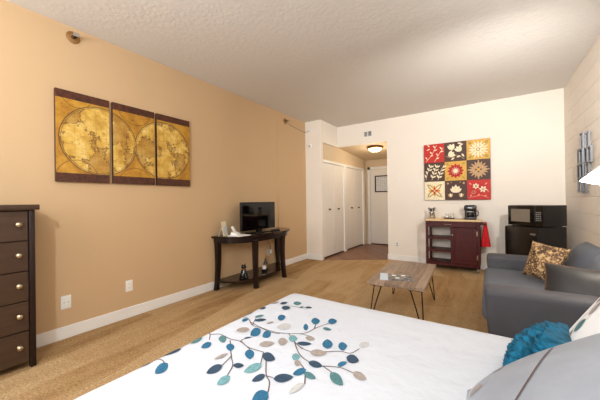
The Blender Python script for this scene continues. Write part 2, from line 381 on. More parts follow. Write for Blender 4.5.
LEAVES=[(2.081,0.573,2.088,0.526,2.070,0.553,2.098,0.545,"N"),
(2.157,0.592,2.179,0.530,2.138,0.567,2.197,0.554,"B"),
(2.103,0.683,2.087,0.612,2.080,0.653,2.110,0.640,"N"),
(2.095,0.791,2.100,0.727,2.078,0.767,2.117,0.750,"G"),
(2.173,0.778,2.167,0.730,2.148,0.764,2.190,0.743,"B"),
(2.200,0.836,2.170,0.817,2.160,0.848,2.209,0.806,"G"),
(2.294,0.762,2.279,0.705,2.276,0.739,2.297,0.727,"K"),
(2.337,0.696,2.327,0.632,2.310,0.674,2.353,0.653,"N"),
(2.412,0.666,2.409,0.611,2.390,0.646,2.430,0.630,"T"),
(2.242,0.819,2.288,0.778,2.251,0.789,2.280,0.807,"B"),
(2.371,0.717,2.405,0.739,2.400,0.717,2.376,0.740,"N"),
(2.343,0.829,2.395,0.780,2.357,0.792,2.384,0.816,"B"),
(2.414,0.829,2.477,0.832,2.460,0.807,2.432,0.857,"N"),
(2.453,0.782,2.434,0.708,2.423,0.757,2.463,0.732,"T"),
(2.506,0.740,2.493,0.687,2.485,0.722,2.514,0.705,"N"),
(2.545,0.737,2.599,0.780,2.586,0.741,2.557,0.777,"N"),
(2.573,0.677,2.565,0.613,2.542,0.656,2.595,0.632,"B"),
(2.073,0.993,2.096,1.021,2.093,1.000,2.076,1.014,"K"),
(2.073,1.062,2.092,1.121,2.096,1.080,2.068,1.103,"N"),
(2.127,0.998,2.140,1.031,2.147,1.003,2.119,1.026,"B"),
(2.222,0.957,2.178,0.911,2.180,0.951,2.218,0.917,"K"),
(2.263,0.986,2.266,0.915,2.231,0.971,2.296,0.930,"B"),
(2.323,0.989,2.321,0.934,2.295,0.979,2.347,0.943,"B"),
(2.151,1.066,2.174,1.114,2.174,1.080,2.151,1.100,"G"),
(2.177,1.035,2.217,1.082,2.209,1.046,2.184,1.071,"N"),
(2.092,1.166,2.117,1.195,2.117,1.167,2.091,1.194,"N"),
(2.354,0.875,2.401,0.922,2.393,0.883,2.361,0.915,"K"),
(2.262,0.880,2.281,0.907,2.277,0.889,2.266,0.898,"N"),
(2.095,1.262,2.124,1.308,2.121,1.273,2.098,1.298,"K"),
(2.145,1.284,2.169,1.328,2.171,1.290,2.142,1.322,"N"),
(2.190,1.240,2.232,1.267,2.228,1.231,2.194,1.277,"N"),
(2.203,1.334,2.245,1.361,2.240,1.324,2.207,1.372,"G"),
(2.073,1.248,2.084,1.275,2.089,1.251,2.068,1.272,"G"),
(2.295,1.321,2.328,1.342,2.319,1.320,2.304,1.343,"N"),
(2.270,1.301,2.283,1.324,2.282,1.305,2.270,1.320,"G"),
(2.259,1.119,2.278,1.161,2.292,1.115,2.244,1.166,"B"),
(2.364,1.092,2.317,1.036,2.318,1.089,2.362,1.039,"L"),
(2.249,1.044,2.266,1.081,2.266,1.055,2.250,1.070,"K"),
(2.450,1.087,2.411,1.147,2.441,1.122,2.422,1.110,"B"),
(2.417,1.187,2.453,1.214,2.455,1.168,2.415,1.234,"B"),
(2.486,1.234,2.522,1.263,2.519,1.221,2.488,1.277,"B"),
(2.501,1.155,2.545,1.161,2.529,1.145,2.517,1.173,"G"),
(2.483,1.032,2.527,1.044,2.514,1.020,2.495,1.056,"K"),
(2.427,0.985,2.460,1.006,2.460,0.972,2.426,1.020,"T"),
(2.406,0.936,2.438,0.964,2.441,0.927,2.402,0.975,"K"),
(2.479,0.972,2.535,1.002,2.516,0.974,2.498,1.001,"N"),
(2.091,1.520,2.136,1.548,2.119,1.525,2.107,1.543,"N"),
(2.609,1.003,2.570,1.074,2.608,1.049,2.572,1.026,"B"),
(2.637,1.042,2.666,1.067,2.667,1.026,2.635,1.085,"B"),
(2.706,1.093,2.739,1.129,2.732,1.090,2.712,1.132,"L"),
(2.699,0.987,2.750,0.988,2.732,0.960,2.718,1.017,"N"),
(2.695,0.919,2.715,0.958,2.713,0.927,2.696,0.949,"B"),
(2.564,0.941,2.623,0.972,2.606,0.935,2.581,0.979,"K"),
(2.522,0.876,2.550,0.894,2.550,0.865,2.521,0.906,"T"),
(2.554,0.848,2.575,0.862,2.576,0.839,2.553,0.872,"K"),
(2.596,0.879,2.652,0.887,2.633,0.864,2.616,0.903,"N"),
(2.613,0.837,2.588,0.790,2.587,0.827,2.614,0.801,"B"),
(2.616,0.818,2.668,0.812,2.646,0.799,2.638,0.831,"G"),
(2.647,0.771,2.632,0.705,2.627,0.745,2.651,0.729,"L"),
(2.693,0.868,2.759,0.831,2.726,0.826,2.728,0.872,"G"),
(2.759,0.910,2.813,0.899,2.789,0.884,2.784,0.925,"K")]
STEMS=[[(2.081,1.038),(2.137,1.035),(2.202,0.995),(2.252,0.998),(2.324,0.989),(2.369,0.998)],
[(2.169,1.014),(2.280,0.998),(2.350,1.001),(2.402,1.022),(2.442,1.047),(2.493,1.055)],
[(2.404,1.019),(2.468,0.975),(2.525,0.947)],
[(2.464,0.975),(2.512,0.955),(2.560,0.949),(2.611,0.978),(2.660,1.013),(2.701,1.022),(2.717,1.072)],
[(2.469,0.971),(2.535,0.910),(2.593,0.885),(2.648,0.889)],
[(2.651,0.889),(2.708,0.914),(2.759,0.910)],
[(2.651,0.889),(2.696,0.874)],
[(2.442,1.047),(2.464,1.075),(2.474,1.138),(2.501,1.223)],
[(2.472,1.128),(2.454,1.168)],
[(2.062,0.850),(2.105,0.825),(2.143,0.849),(2.215,0.845),(2.266,0.854),(2.345,0.832)],
[(2.267,0.858),(2.330,0.839),(2.405,0.846)],
[(2.222,0.837),(2.317,0.757),(2.368,0.718),(2.399,0.665)],
[(2.317,0.757),(2.335,0.697)],
[(2.449,0.811),(2.508,0.743),(2.544,0.718),(2.573,0.677)],
[(2.512,0.738),(2.540,0.742)],
[(2.264,0.856),(2.265,0.877),(2.281,0.907)],
[(2.073,0.578),(2.091,0.589),(2.123,0.592),(2.145,0.585)],
[(2.105,0.825),(2.142,0.791)],
[(2.200,1.283),(2.241,1.298),(2.280,1.301),(2.296,1.322)],
[(2.570,0.859),(2.611,0.831),(2.651,0.770)],
[(2.202,0.995),(2.163,1.063)],
[(2.405,0.846),(2.448,0.781)]]
# ---------------------------------------------------------------- the room
bm = box(B(), -.1, 4.2, -2.7, YC+.05, -.1, 0); box(bm, XC, 4.2, YC+.05, D+.02, -.1, 0); struct('floor', bm, M['carpet'])
bm = prism(B(), [(.2, YC+.02), (XC-.02, YC+.02), (XO+.03, D-.02), (XO+.03, YE+.1), (.2, YE+.1)], -.09, .004); struct('floor', bm, M['hall_wood'])
struct('ceiling', box(B(), -.1, 4.2, -2.7, D+.1, H, H+.1), M['ceiling'])
struct('wall_left', box(B(), -.1, 0, -2.7, YC, 0, H), M['tan'])
bm = box(B(), -.1, XC, YC, YC+.09, 0, H); box(bm, XC-.1, XC, YC+.09, D, HZ, H); struct('wall_return', bm, M['cream'])
bm = box(B(), XO, 4.2, D, D+.1, 0, H); box(bm, XC-.1, XO, D, D+.1, HZ, H); struct('wall_back', bm, M['cream'])
struct('wall_right', box(B(), XR, XR+.1, -2.7, D, 0, H), M['block'])
struct('wall_near', box(B(), -.1, 4.2, -2.8, -2.7, 0, H), M['cream'])
XD = .33
bm = B(); zc0, zc1 = HZ-.002, 2.27
loft(bm, [[(.2, YC+.09, zc0), (XC-.1, YC+.09, zc0), (XC-.1, YC+.09, zc0+.06), (.2, YC+.09, zc0+.06)], [(.2, D+.1, zc0), (XC-.1, D+.1, zc0), (XC-.1, D+.1, zc0+.06), (.2, D+.1, zc0+.06)]])
loft(bm, [[(.2, D+.1, zc0), (XO+.1, D+.1, zc0), (XO+.1, D+.1, zc0+.06), (.2, D+.1, zc0+.06)], [(.2, YE+.1, zc1), (XO+.1, YE+.1, zc1), (XO+.1, YE+.1, zc1+.06), (.2, YE+.1, zc1+.06)]])
struct('ceiling', bm, M['alcove'])
struct('wall_closet', box(B(), XD-.1, XD, YC+.09, YE, 2.03, HZ-.004), M['alcove'])
struct('wall_hall', box(B(), XO, XO+.1, D+.1, YE, 0, HZ-.03), M['alcove'])
bm = box(B(), XD-.1, .46, YE, YE+.1, 0, HZ-.1); box(bm, 1.32, XO+.1, YE, YE+.1, 0, HZ-.1); box(bm, .46, 1.32, YE, YE+.1, 2.02, HZ-.1)
struct('wall_end', bm, M['alcove'])
# baseboards and trim
def base(name, x0, x1, y0, y1): struct(name, box(B(), x0, x1, y0, y1, 0, .11, .004, 1), M['white_trim'])
base('baseboard_left', 0, .014, -2.7, YC); base('baseboard_return', .0, XC+.012, YC-.014, YC)
base('baseboard_back', XO-.012, XR, D-.014, D); base('baseboard_right', XR-.014, XR, -2.7, D-.02)
struct('trim_1', box(B(), XD-.03, XD+.02, YC+.09, 7.33, 1.985, 2.04, .004, 1), M['white_trim'])
struct('trim_2', box(B(), XD-.03, XD+.02, 6.0, 6.13, 0, 1.985, .004, 1), M['white_trim'])
struct('trim_3', box(B(), XD-.03, XD+.02, 7.18, 7.33, 0, 1.985, .004, 1), M['white_trim'])
bm = box(B(), .40, .47, YE-.02, YE, 0, 2.08); box(bm, 1.31, 1.38, YE-.02, YE, 0, 2.08); box(bm, .40, 1.38, YE-.02, YE, 2.015, 2.08)
struct('trim_4', bm, M['white_trim'])
# closet doors: two bifold pairs
for k, (y0, y1) in enumerate(((YC+.095, 6.0), (6.13, 7.18))):
    d = bpy.data.objects.new('door_%d' % (k+1), None); C.objects.link(d); d.location = (XD, (y0+y1)/2, 0); d['kind'] = 'structure'
    ym = (y0+y1)/2
    for a, b, s in ((y0+.004, ym-.004, 1), (ym+.004, y1-.004, -1)):
        p = obj('door_panel', box(B(), XD-.03, XD-.002, a, b, .035, 1.98, .003, 1), M['door_white'], d)
        yk = (a+b)/2 + s*(.04)
        lab = obj('knob', lathe(B(), [(.0, 0), (.02, .0), (.02, .004), (.009, .008), (.009, .02), (.018, .026), (.02, .034), (.012, .042), (0, .043)], (XD-.002, yk, 1.01), 14, (1, 0, 0)), M['lamp_brown'], p)
    obj('floor_track', box(B(), XD-.03, XD-.004, y0, y1, .0045, .022), M['lamp_brown'], d)
d = bpy.data.objects.new('door_3', None); C.objects.link(d); d.location = (.89, YE, 0); d['kind'] = 'structure'
p = obj('door_panel', box(B(), .475, 1.305, YE-.012, YE+.03, .03, 2.01, .003, 1), M['door_white'], d)
obj('threshold', box(B(), .475, 1.305, YE-.02, YE+.03, .0045, .026), M['lamp_brown'], d)
obj('door_handle', lathe(B(), [(0, 0), (.03, 0), (.03, .006), (.012, .01), (.012, .04), (.027, .05), (.03, .065), (.018, .078), (0, .08)], (1.24, YE-.012, 1.0), 16, (0, -1, 0)), M['nickel'], p)

# framed notice hung on the hallway door
t = thing('framed_notice', 'black framed printed notice hanging on the white hallway door', 'picture', (.9, YE-.02, 1.40))
bm = B(); x0, x1, z0, z1 = .605, 1.195, 1.40, 1.84
for a in ((x0, x1, z0, z0+.03), (x0, x1, z1-.03, z1), (x0, x0+.03, z0+.03, z1-.03), (x1-.03, x1, z0+.03, z1-.03)): box(bm, a[0], a[1], YE-.034, YE-.013, a[2], a[3])
obj('frame', bm, M['black'], t); obj('sheet', box(B(), x0+.02, x1-.02, YE-.022, YE-.016, z0+.02, z1-.02), M['sign_sheet'], t)

# flush lamp on the alcove ceiling
lx, ly, lz = 1.08, 6.05, 2.363
t = thing('ceiling_lamp', 'round flush ceiling lamp with bronze rim and glowing glass dome', 'ceiling lamp', (lx, ly, lz))
obj('rim', lathe(B(), [(0, .0), (.165, .0), (.17, -.012), (.168, -.04), (.15, -.045), (.148, -.03), (0, -.03)], (lx, ly, lz), 32), M['brass'], t)
obj('glass_dome', lathe(B(), [(.148, -.034), (.14, -.06), (.115, -.085), (.07, -.105), (.02, -.112), (0, -.112)], (lx, ly, lz), 32), M['dome'], t)
obj('finial', lathe(B(), [(.012, -.112), (.014, -.12), (.006, -.13), (0, -.131)], (lx, ly, lz), 12), M['brass'], t)

# wall vent
t = thing('air_vent', 'small white air vent high on the white wall above hallway opening', 'vent', (1.05, D, 2.49))
bm = B(); x0, x1, z0, z1 = .965, 1.16, 2.505, 2.645
for a in ((x0, x1, z0, z0+.02), (x0, x1, z1-.02, z1), (x0, x0+.02, z0+.02, z1-.02), (x1-.02, x1, z0+.02, z1-.02), ((x0+x1)/2-.008, (x0+x1)/2+.008, z0+.02, z1-.02)): box(bm, a[0], a[1], D-.012, D-.001, a[2], a[3])
obj('frame', bm, M['plate'], t); obj('backing', box(B(), x0+.01, x1-.01, D-.004, D-.001, z0+.01, z1-.01), M['vent_dark'], t)
bm = B()
for k in range(7):
    z = z0+.026+k*.0145
    loft(bm, [[(x, D-.003, z+.006), (x, D-.011, z), (x, D-.0105, z+.0015), (x, D-.0025, z+.0075)] for x in (x0+.02, (x0+x1)/2-.008)])
for k in range(4):
    z = z0+.026+k*.025
    loft(bm, [[(x, D-.003, z+.006), (x, D-.010, z), (x, D-.0095, z+.0015), (x, D-.0025, z+.0075)] for x in ((x0+x1)/2+.008, x1-.02)])
obj('slats', bm, M['plate'], t)

# outlets
def outlet(name, label, pos, axis, w, h, kind):
    """axis 'x': plate on the left wall facing +x; 'y': on the back wall facing -y"""
    t = thing(name, label, 'wall plate' if kind == 'blank' else 'outlet', pos, 0, None if kind == 'blank' else 'wall outlets')
    def bx(a0, a1, d0, d1, z0, z1, r=0):
        if axis == 'x': return box(B(), pos[0]+d0, pos[0]+d1, pos[1]+a0, pos[1]+a1, pos[2]+z0, pos[2]+z1, r, 2)
        return box(B(), pos[0]+a0, pos[0]+a1, pos[1]-d1, pos[1]-d0, pos[2]+z0, pos[2]+z1, r, 2)
    obj('cover_plate', bx(-w/2, w/2, .0005, .008, 0, h, .003), M['plate'], t)
    if kind == 'duplex' or kind == 'beige':
        for z in (.22*h, .56*h):
            s = obj('socket', bx(-.017, .017, .008, .011, z, z+.22*h, .002), M['beige_plastic' if kind == 'beige' else 'plate'], t)
            bmx = B()
            for a in (-.008, .006):
                q = (a, a+.002, .0112, .0118, z+.1*h, z+.16*h)
                if axis == 'x': box(bmx, pos[0]+q[2], pos[0]+q[3], pos[1]+q[0], pos[1]+q[1], pos[2]+q[4], pos[2]+q[5])
                else: box(bmx, pos[0]+q[0], pos[0]+q[1], pos[1]-q[3], pos[1]-q[2], pos[2]+q[4], pos[2]+q[5])
            obj('slots', bmx, M['dark_slot'], s)
    else:
        for a in (-w*.2, w*.2):
            obj('screw', bx(a-.003, a+.003, .008, .0095, h/2-.003, h/2+.003), M['grey_plastic'], t)
    return t
outlet('blank_wall_plate', 'square blank white wall plate low on the tan wall beside the dresser', (0, .911, .262), 'x', .075, .118, 'blank')
outlet('wall_outlet', 'white double outlet on the tan wall left of the console table', (0, 1.443, .274), 'x', .07, .115, 'duplex')
outlet('wall_outlet', 'white outlet with beige sockets on the white wall by the hallway', (1.69*.965, D, .26), 'y', .07, .115, 'beige')
t = outlet('wall_outlet', 'white outlet on the tan wall under the console table', (0, 3.68, .27), 'x', .07, .115, 'duplex')
t = thing('plug_adapter', 'white plug-in adapter in the outlet behind the console legs', 'adapter', (.012, 3.69, .30))
obj('body', box(B(), .012, .055, 3.665, 3.725, .31, .375, .008), M['plate'], t)
obj('cable', tube(B(), smooth_path([(.05, 3.69, .375), (.06, 3.66, .48), (.05, 3.55, .60), (.06, 3.45, .69)]), .004, 6), M['black'], t)

# sidewall sprinklers, wire, sensors, raceway
def sprinkler(label, y, z):
    t = thing('fire_sprinkler', label, 'sprinkler', (0, y, z-.05), 0, 'sidewall sprinklers on the tan wall')
    obj('cover_plate', lathe(B(), [(0, .0005), (.052, .0005), (.055, .006), (.04, .014), (.022, .018), (0, .018)], (0, y, z), 20, (1, 0, 0)), M['tan_metal'], t)
    obj('body', lathe(B(), [(0, .012), (.018, .014), (.018, .04), (.011, .045), (.011, .065), (0, .066)], (0, y, z), 14, (1, 0, 0)), M['lamp_brown'], t)
    bm = B()
    for s in (-1, 1): tube(bm, [(.04, y+s*.017, z), (.06, y+s*.02, z), (.08, y+s*.008, z)], .004, 6)
    box(bm, .08, .084, y-.022, y+.022, z-.016, z+.02, .001, 1)
    obj('deflector', bm, M['chrome'], t)
M['tan_metal'] = mat('bronze_plate', (150, 108, 58), .4, .2)
sprinkler('bronze sidewall sprinkler high on the tan wall above the map panels', .985, 2.728)
sprinkler('bronze sidewall sprinkler high on the tan wall above the television', 4.214, 2.69)
t = thing('wall_sensor', 'upper small round white sensor on the narrow wall by the corner', 'sensor', (.14, YC, 2.59), 0, 'white sensors on the narrow wall')
obj('base', lathe(B(), [(0, .001), (.038, .001), (.038, .014), (0, .014)], (.14, YC, 2.632), 18, (0, -1, 0)), M['plate'], t)
obj('lens', lathe(B(), [(.026, .014), (.022, .03), (.01, .036), (0, .037)], (.14, YC, 2.632), 16, (0, -1, 0)), M['plate'], t)
t = thing('wall_sensor', 'lower small boxy white sensor on the narrow wall by the corner', 'sensor', (.115, YC, 2.28), 0, 'white sensors on the narrow wall')
obj('body', box(B(), .08, .15, YC-.03, YC-.0005, 2.285, 2.355, .006), M['plate'], t)
obj('lens', lathe(B(), [(.018, .03), (.014, .038), (0, .04)], (.115, YC, 2.315), 14, (0, -1, 0)), M['grey_plastic'], t)
tag(obj('sensor_wire', tube(B(), smooth_path([(.0052, 4.26, 2.67), (.0052, 4.5, 2.635), (.0052, 4.86, 2.61), (.03, YC-.008, 2.612), (.10, YC-.008, 2.63)]), .005, 6), M['grey_plastic']), 'thin wire running from the far sprinkler to the upper white sensor', 'wire')
t = thing('cable_cover', 'tan painted vertical cable cover on the tan wall right of the television', 'cable cover', (0, 3.98, .1))
obj('channel', box(B(), 0.0005, .018, 3.965, 3.995, .112, 2.62, .003), M['tan'], t)
obj('junction_box', box(B(), 0.0005, .028, 3.95, 4.01, .50, .60, .004), M['tan'], t)

# ---------------------------------------------------------------- map triptych
for k, (y0, y1, lab) in enumerate(((.842, 1.262, 'antique world map canvas panel nearest the dresser, first of three'), (1.294, 1.716, 'middle canvas panel of the antique world map on the tan wall'), (1.744, 2.164, 'antique world map canvas panel nearest the television, last of three'))):
    t = thing('map_panel', lab, 'picture', (.0, (y0+y1)/2, 1.401), 0, 'three antique map panels on the tan wall')
    obj('stretcher', box(B(), .0002, .0335, y0, y1, 1.401, 2.219, .002, 1), M['map_edge'], t)
    obj('canvas_print', box(B(), .0337, .036, y0+.001, y1-.001, 1.402, 2.218), M['map'], t)

# ---------------------------------------------------------------- floral painting
px0, px1, pz0, pz1 = 2.151, 3.172, 1.176, 2.199; pw = (px1-px0)/3; ph = (pz1-pz0)/3; yf = D-.042
t = thing('floral_canvas', 'large square canvas of nine floral tiles in red brown and gold above the cart', 'picture', ((px0+px1)/2, D, pz0))
obj('stretcher', box(B(), px0, px1, yf, D-.0002, pz0, pz1, .002, 1), M['p_brown'], t)
PM = ['p_red', 'p_brown', 'p_gold', 'p_cream', 'p_olive', 'p_tan', 'p_pink']; PI_ = {k: i for i, k in enumerate(PM)}
bm = B()
def quad(x0, x1, z0, z1, m, l=1):
    y = yf-.0008*l; f = bm.faces.new([bm.verts.new(p) for p in ((x0, y, z0), (x1, y, z0), (x1, y, z1), (x0, y, z1))]); f.material_index = PI_[m]
def petal(cx, cz, ang, L, w, m, l=2, sharp=.8):
    y = yf-.0008*l; n = 8; d = Vector((math.cos(ang), 0, math.sin(ang))); q = Vector((-d.z, 0, d.x)); c = Vector((cx, y, cz)); R = []
    for s in (1, -1):
        for k in range(n+1) if s > 0 else range(n-1, 0, -1):
            tt = k/n; R.append(c+d*L*tt+q*s*w/2*math.sin(PI*tt)**sharp)
    f = bm.faces.new([bm.verts.new(p) for p in R]); f.material_index = PI_[m]
def disc(cx, cz, r, m, l=3, n=16):
    y = yf-.0008*l; f = bm.faces.new([bm.verts.new((cx+r*math.cos(2*PI*k/n), y, cz+r*math.sin(2*PI*k/n))) for k in range(n)]); f.material_index = PI_[m]
def stroke(pts, w, m, l=2):
    P = smooth_path([(a, 0, b) for a, b in pts], 5); y = yf-.0008*l; rows = []
    for i, p in enumerate(P):
        d = P[min(i+1, len(P)-1)]-P[max(i-1, 0)]; nn = Vector((-d.z, 0, d.x)).normalized()*w/2
        rows.append([bm.verts.new((p.x+nn.x, y, p.z+nn.z)), bm.verts.new((p.x-nn.x, y, p.z-nn.z))])
    for a, b in zip(rows, rows[1:]): bm.faces.new((a[0], a[1], b[1], b[0])).material_index = PI_[m]
bgs = ['p_red', 'p_brown', 'p_gold', 'p_brown', 'p_gold', 'p_brown', 'p_cream', 'p_brown', 'p_red']
def cell(k): r, c = divmod(k, 3); return px0+pw*(c+.5), pz1-ph*(r+.5)
for k in range(9):
    cx, cz = cell(k); quad(cx-pw/2+.002, cx+pw/2-.002, cz-ph/2+.002, cz+ph/2-.002, bgs[k])
u = pw
cx, cz = cell(0)                                              # red with cream sprigs
stroke([(cx-.4*u, cz-.42*u), (cx-.1*u, cz-.05*u), (cx+.12*u, cz+.42*u)], .007, 'p_cream'); stroke([(cx+.02*u, cz-.45*u), (cx+.25*u, cz-.05*u), (cx+.44*u, cz+.25*u)], .007, 'p_cream')
for i, (a, b) in enumerate(((-.33, -.3), (-.2, -.14), (-.1, -.02), (0, .14), (.06, .28), (.1, -.3), (.2, -.14), (.3, .04), (.38, .18), (-.36, .2), (-.22, .36))):
    petal(cx+a*u, cz+b*u, (.3 if i % 2 else 2.2), .17*u, .06*u, 'p_cream', 3)
cx, cz = cell(1)                                              # brown with pale tulips
stroke([(cx-.45*u, cz-.2*u), (cx-.2*u, cz-.3*u), (cx+.1*u, cz-.2*u), (cx+.4*u, cz-.42*u)], .008, 'p_tan')
for a, b, r in ((-.12, .08, 1.9), (.25, -.02, 2.2), (-.32, -.22, .6)):
    for q in (-.45, 0, .45): petal(cx+a*u, cz+b*u, r+q, .34*u, .15*u, 'p_cream', 3 if q else 4)
for a, b, r in ((-.3, .38, -.6), (.1, .42, -.2), (-.2, -.42, .6), (.05, -.3, .3), (.4, -.3, 2.2), (.36, .36, 3.6)): petal(cx+a*u, cz+b*u, r, .2*u, .08*u, 'p_cream', 3)
cx, cz = cell(2)                                              # gold medallion
for i in range(8):
    a = i*PI/4; petal(cx, cz, a, .42*u, .1*u, 'p_cream', 2); petal(cx+.2*u*math.cos(a+PI/8), cz+.2*u*math.sin(a+PI/8), a+PI/8, .2*u, .07*u, 'p_cream', 3); disc(cx+.4*u*math.cos(a+PI/8), cz+.4*u*math.sin(a+PI/8), .03*u, 'p_cream')
disc(cx, cz, .09*u, 'p_olive', 4); disc(cx, cz, .05*u, 'p_cream', 5)
for i in range(4):
    a = PI/4+i*PI/2; petal(cx+.6*u*math.cos(a), cz+.6*u*math.sin(a), a+PI, .22*u, .12*u, 'p_olive', 2)
cx, cz = cell(3)                                              # brown with pale leaf sprays
for s in (-1, 0, 1):
    x0, z0 = cx+s*.3*u-.12*u, cz-.42*u-s*.02*u; stroke([(x0, z0), (x0+.1*u, z0+.4*u), (x0+.3*u, z0+.8*u)], .006, 'p_cream')
    for k in range(4):
        for sd in (-1, 1):
            if abs(x0+(.02+.07*k)*u+sd*.12*u-cx) < .42*u: petal(x0+(.02+.07*k)*u, z0+(.12+.18*k)*u, 1.2+sd*.75, .2*u, .075*u, 'p_cream', 3)
cx, cz = cell(4)                                              # gold with red daisy
for i in range(12): petal(cx, cz, i*PI/6, .38*u, .16*u, 'p_red', 3, .6)
for i in range(12): petal(cx, cz, i*PI/6+.26, .22*u, .06*u, 'p_pink', 4)
disc(cx, cz, .1*u, 'p_cream', 5)
for i in range(4):
    a = PI/4+i*PI/2; petal(cx+.6*u*math.cos(a), cz+.6*u*math.sin(a), a+PI, .18*u, .1*u, 'p_olive', 2)
cx, cz = cell(5)                                              # brown with tan scrolls
for i in range(4):
    a = PI/4+i*PI/2
    for q in (-.5, 0, .5): petal(cx+.06*u*math.cos(a), cz+.06*u*math.sin(a), a+q, .38*u, .09*u, 'p_tan', 3 if q else 4)
for i in range(4):
    a = i*PI/2; petal(cx+.12*u*math.cos(a), cz+.12*u*math.sin(a), a, .3*u, .13*u, 'p_tan', 2); disc(cx+.43*u*math.cos(a), cz+.43*u*math.sin(a), .035*u, 'p_tan')
disc(cx, cz, .07*u, 'p_gold', 5)
cx, cz = cell(6)                                              # cream quatrefoil
for i in range(4):
    a = PI/4+i*PI/2; petal(cx, cz, a, .5*u, .2*u, 'p_olive', 2); petal(cx+.06*u*math.cos(a), cz+.06*u*math.sin(a), a, .36*u, .1*u, 'p_cream', 3)
for i in range(4):
    a = i*PI/2; petal(cx, cz, a, .3*u, .16*u, 'p_gold', 4); petal(cx, cz, a, .2*u, .09*u, 'p_red', 5)
disc(cx, cz, .035*u, 'p_cream', 6)
cx, cz = cell(7)                                              # brown with pale lotus
for q in (-.9, -.45, 0, .45, .9): petal(cx, cz-.12*u, PI/2+q, .42*u-.1*u*abs(q), .16*u, 'p_cream', 3 if abs(q) > .6 else 4 if q else 5)
for s in (-1, 1):
    for q in (-.5, 0, .5): petal(cx+s*.22*u, cz-.36*u, PI/2+q-s*.2, .22*u, .1*u, 'p_tan' if q else 'p_cream', 3 if q else 4)
    disc(cx+s*.36*u, cz+.36*u, .05*u, 'p_tan'); disc(cx+s*.2*u, cz+.42*u, .025*u, 'p_tan')
cx, cz = cell(8)                                              # red with pale curling flowers
for a, b, r in ((-.12, .18, .13), (.18, .02, .15), (-.22, -.12, .09)):
    for i in range(6): petal(cx+a*u, cz+b*u, i*PI/3+a*5, r*1.15*u, .085*u, 'p_cream' if r > .1 else 'p_pink', 3)
    disc(cx+a*u, cz+b*u, .035*u, 'p_red', 4)
stroke([(cx-.44*u, cz-.4*u), (cx-.2*u, cz-.34*u), (cx+.1*u, cz-.28*u), (cx+.4*u, cz-.42*u)], .007, 'p_pink')
for a, b, r in ((-.36, -.36, 1.2), (-.05, -.32, .9), (.2, -.34, .4), (.36, .34, 3.9), (-.4, .36, 5.4), (.4, -.12, 2)): petal(cx+a*u, cz+b*u, r, .15*u, .06*u, 'p_pink', 3)
obj('painted_face', bm, [M[k] for k in PM], t)

# ---------------------------------------------------------------- silver wall decor on the block wall
t = thing('wall_sculpture', 'silver wall sculpture of overlapping rectangular frames on the block wall', 'wall decor', (XR, 4.5, 1.40))
fr = [(4.52, 1.85, .03), (4.37, 1.83, .016), (4.68, 1.69, .02), (4.54, 1.67, .034), (4.28, 1.66, .02), (4.42, 1.68, .01), (4.70, 1.51, .02), (4.54, 1.50, .03), (4.36, 1.49, .02), (4.64, 1.34, .03), (4.48, 1.33, .02)]
for y, z, dd in fr:
    w, h = .15, .18; bm = B(); x1 = XR-dd; x0 = x1-.018
    for a in ((y-w/2, y+w/2, z-h/2, z-h/2+.016), (y-w/2, y+w/2, z+h/2-.016, z+h/2), (y-w/2, y-w/2+.016, z-h/2+.016, z+h/2-.016), (y+w/2-.016, y+w/2, z-h/2+.016, z+h/2-.016)): box(bm, x0, x1, *a)
    obj('frame', bm, M['pewter'], t)
bm = B()
for y in (4.40, 4.52, 4.66): tube(bm, [(XR-.01, y, 1.33), (XR-.01, y, 1.74)], .006, 6)
for y, z, dd in fr: tube(bm, [(XR-.001, y, z-.07), (XR-dd-.003, y, z-.07)], .006, 6)
obj('backing_rods', bm, M['silver'], t)

# ---------------------------------------------------------------- dresser
t = thing('dresser', 'tall dark brown five-drawer dresser against the tan wall', 'dresser', (.18, .14, 0))
bm = box(B(), .02, .325, -.32, .615, .05, 1.16); obj('carcass', bm, M['dresser_dark'], t)
obj('top', box(B(), .016, .365, -.35, .645, 1.16, 1.2, .004), M['dresser'], t)
for y0, y1 in ((.588, .622), (-.345, -.311)): obj('corner_post', box(B(), .30, .345, y0, y1, .0, 1.16, .004), M['dresser_dark'], t)
for y0, y1 in ((.575, .622), (-.345, -.30)): obj('foot', box(B(), .02, .06, y0, y1, .0, .05), M['dresser_dark'], t)
zs = [.045, .275, .492, .712, .934, 1.155]
for a, b in zip(zs, zs[1:]):
    dr = obj('drawer', box(B(), .318, .34, -.307, .584, a+.004, b-.004, .003, 1), M['dresser'], t)
    for y in (.53, -.25):
        z = (a+b)/2+.012
        obj('knob', lathe(B(), [(0, 0), (.013, 0), (.011, .004), (.006, .01), (.007, .018), (.015, .024), (.016, .032), (.009, .038), (0, .039)], (.34, y, z), 16, (1, 0, 0)), M['nickel'], dr)

t.location.y += .012
# ---------------------------------------------------------------- console table
t = thing('console_table', 'half-round espresso console table with four curved legs by the tan wall', 'table', (.25, 3.2, 0))
def dshape(y0, y1, d, x0=.02, n=30, e=2.6):
    yc, a = (y0+y1)/2, (y1-y0)/2
    return [(x0, y0)]+[(x0+d*max(0, 1-abs(-1+2*k/n)**e)**(1/e), yc+a*(-1+2*k/n)) for k in range(1, n)]+[(x0, y1)]
obj('top', prism(B(), dshape(2.49, 3.96, .485), .708, .735), M['espresso_top'], t)
obj('apron', prism(B(), dshape(2.53, 3.92, .44), .635, .708), M['espresso'], t)
obj('lower_shelf', prism(B(), dshape(2.54, 3.89, .40), .10, .125), M['espresso_top'], t)
def curved_leg(x, y, dx, dy):
    R = []
    for k in range(9):
        s = k/8; z = .66*(1-s); b = math.sin(PI*s)*-.012+.03*s**2; w = .044-.012*s+.004*(s > .95)
        cx, cy = x+dx*b, y+dy*b
        R.append([(cx+a*w*.72, cy+c*w*.8, z) for a, c in ((-1, -1), (1, -1), (1, 1), (-1, 1))])
    return loft(B(), R)
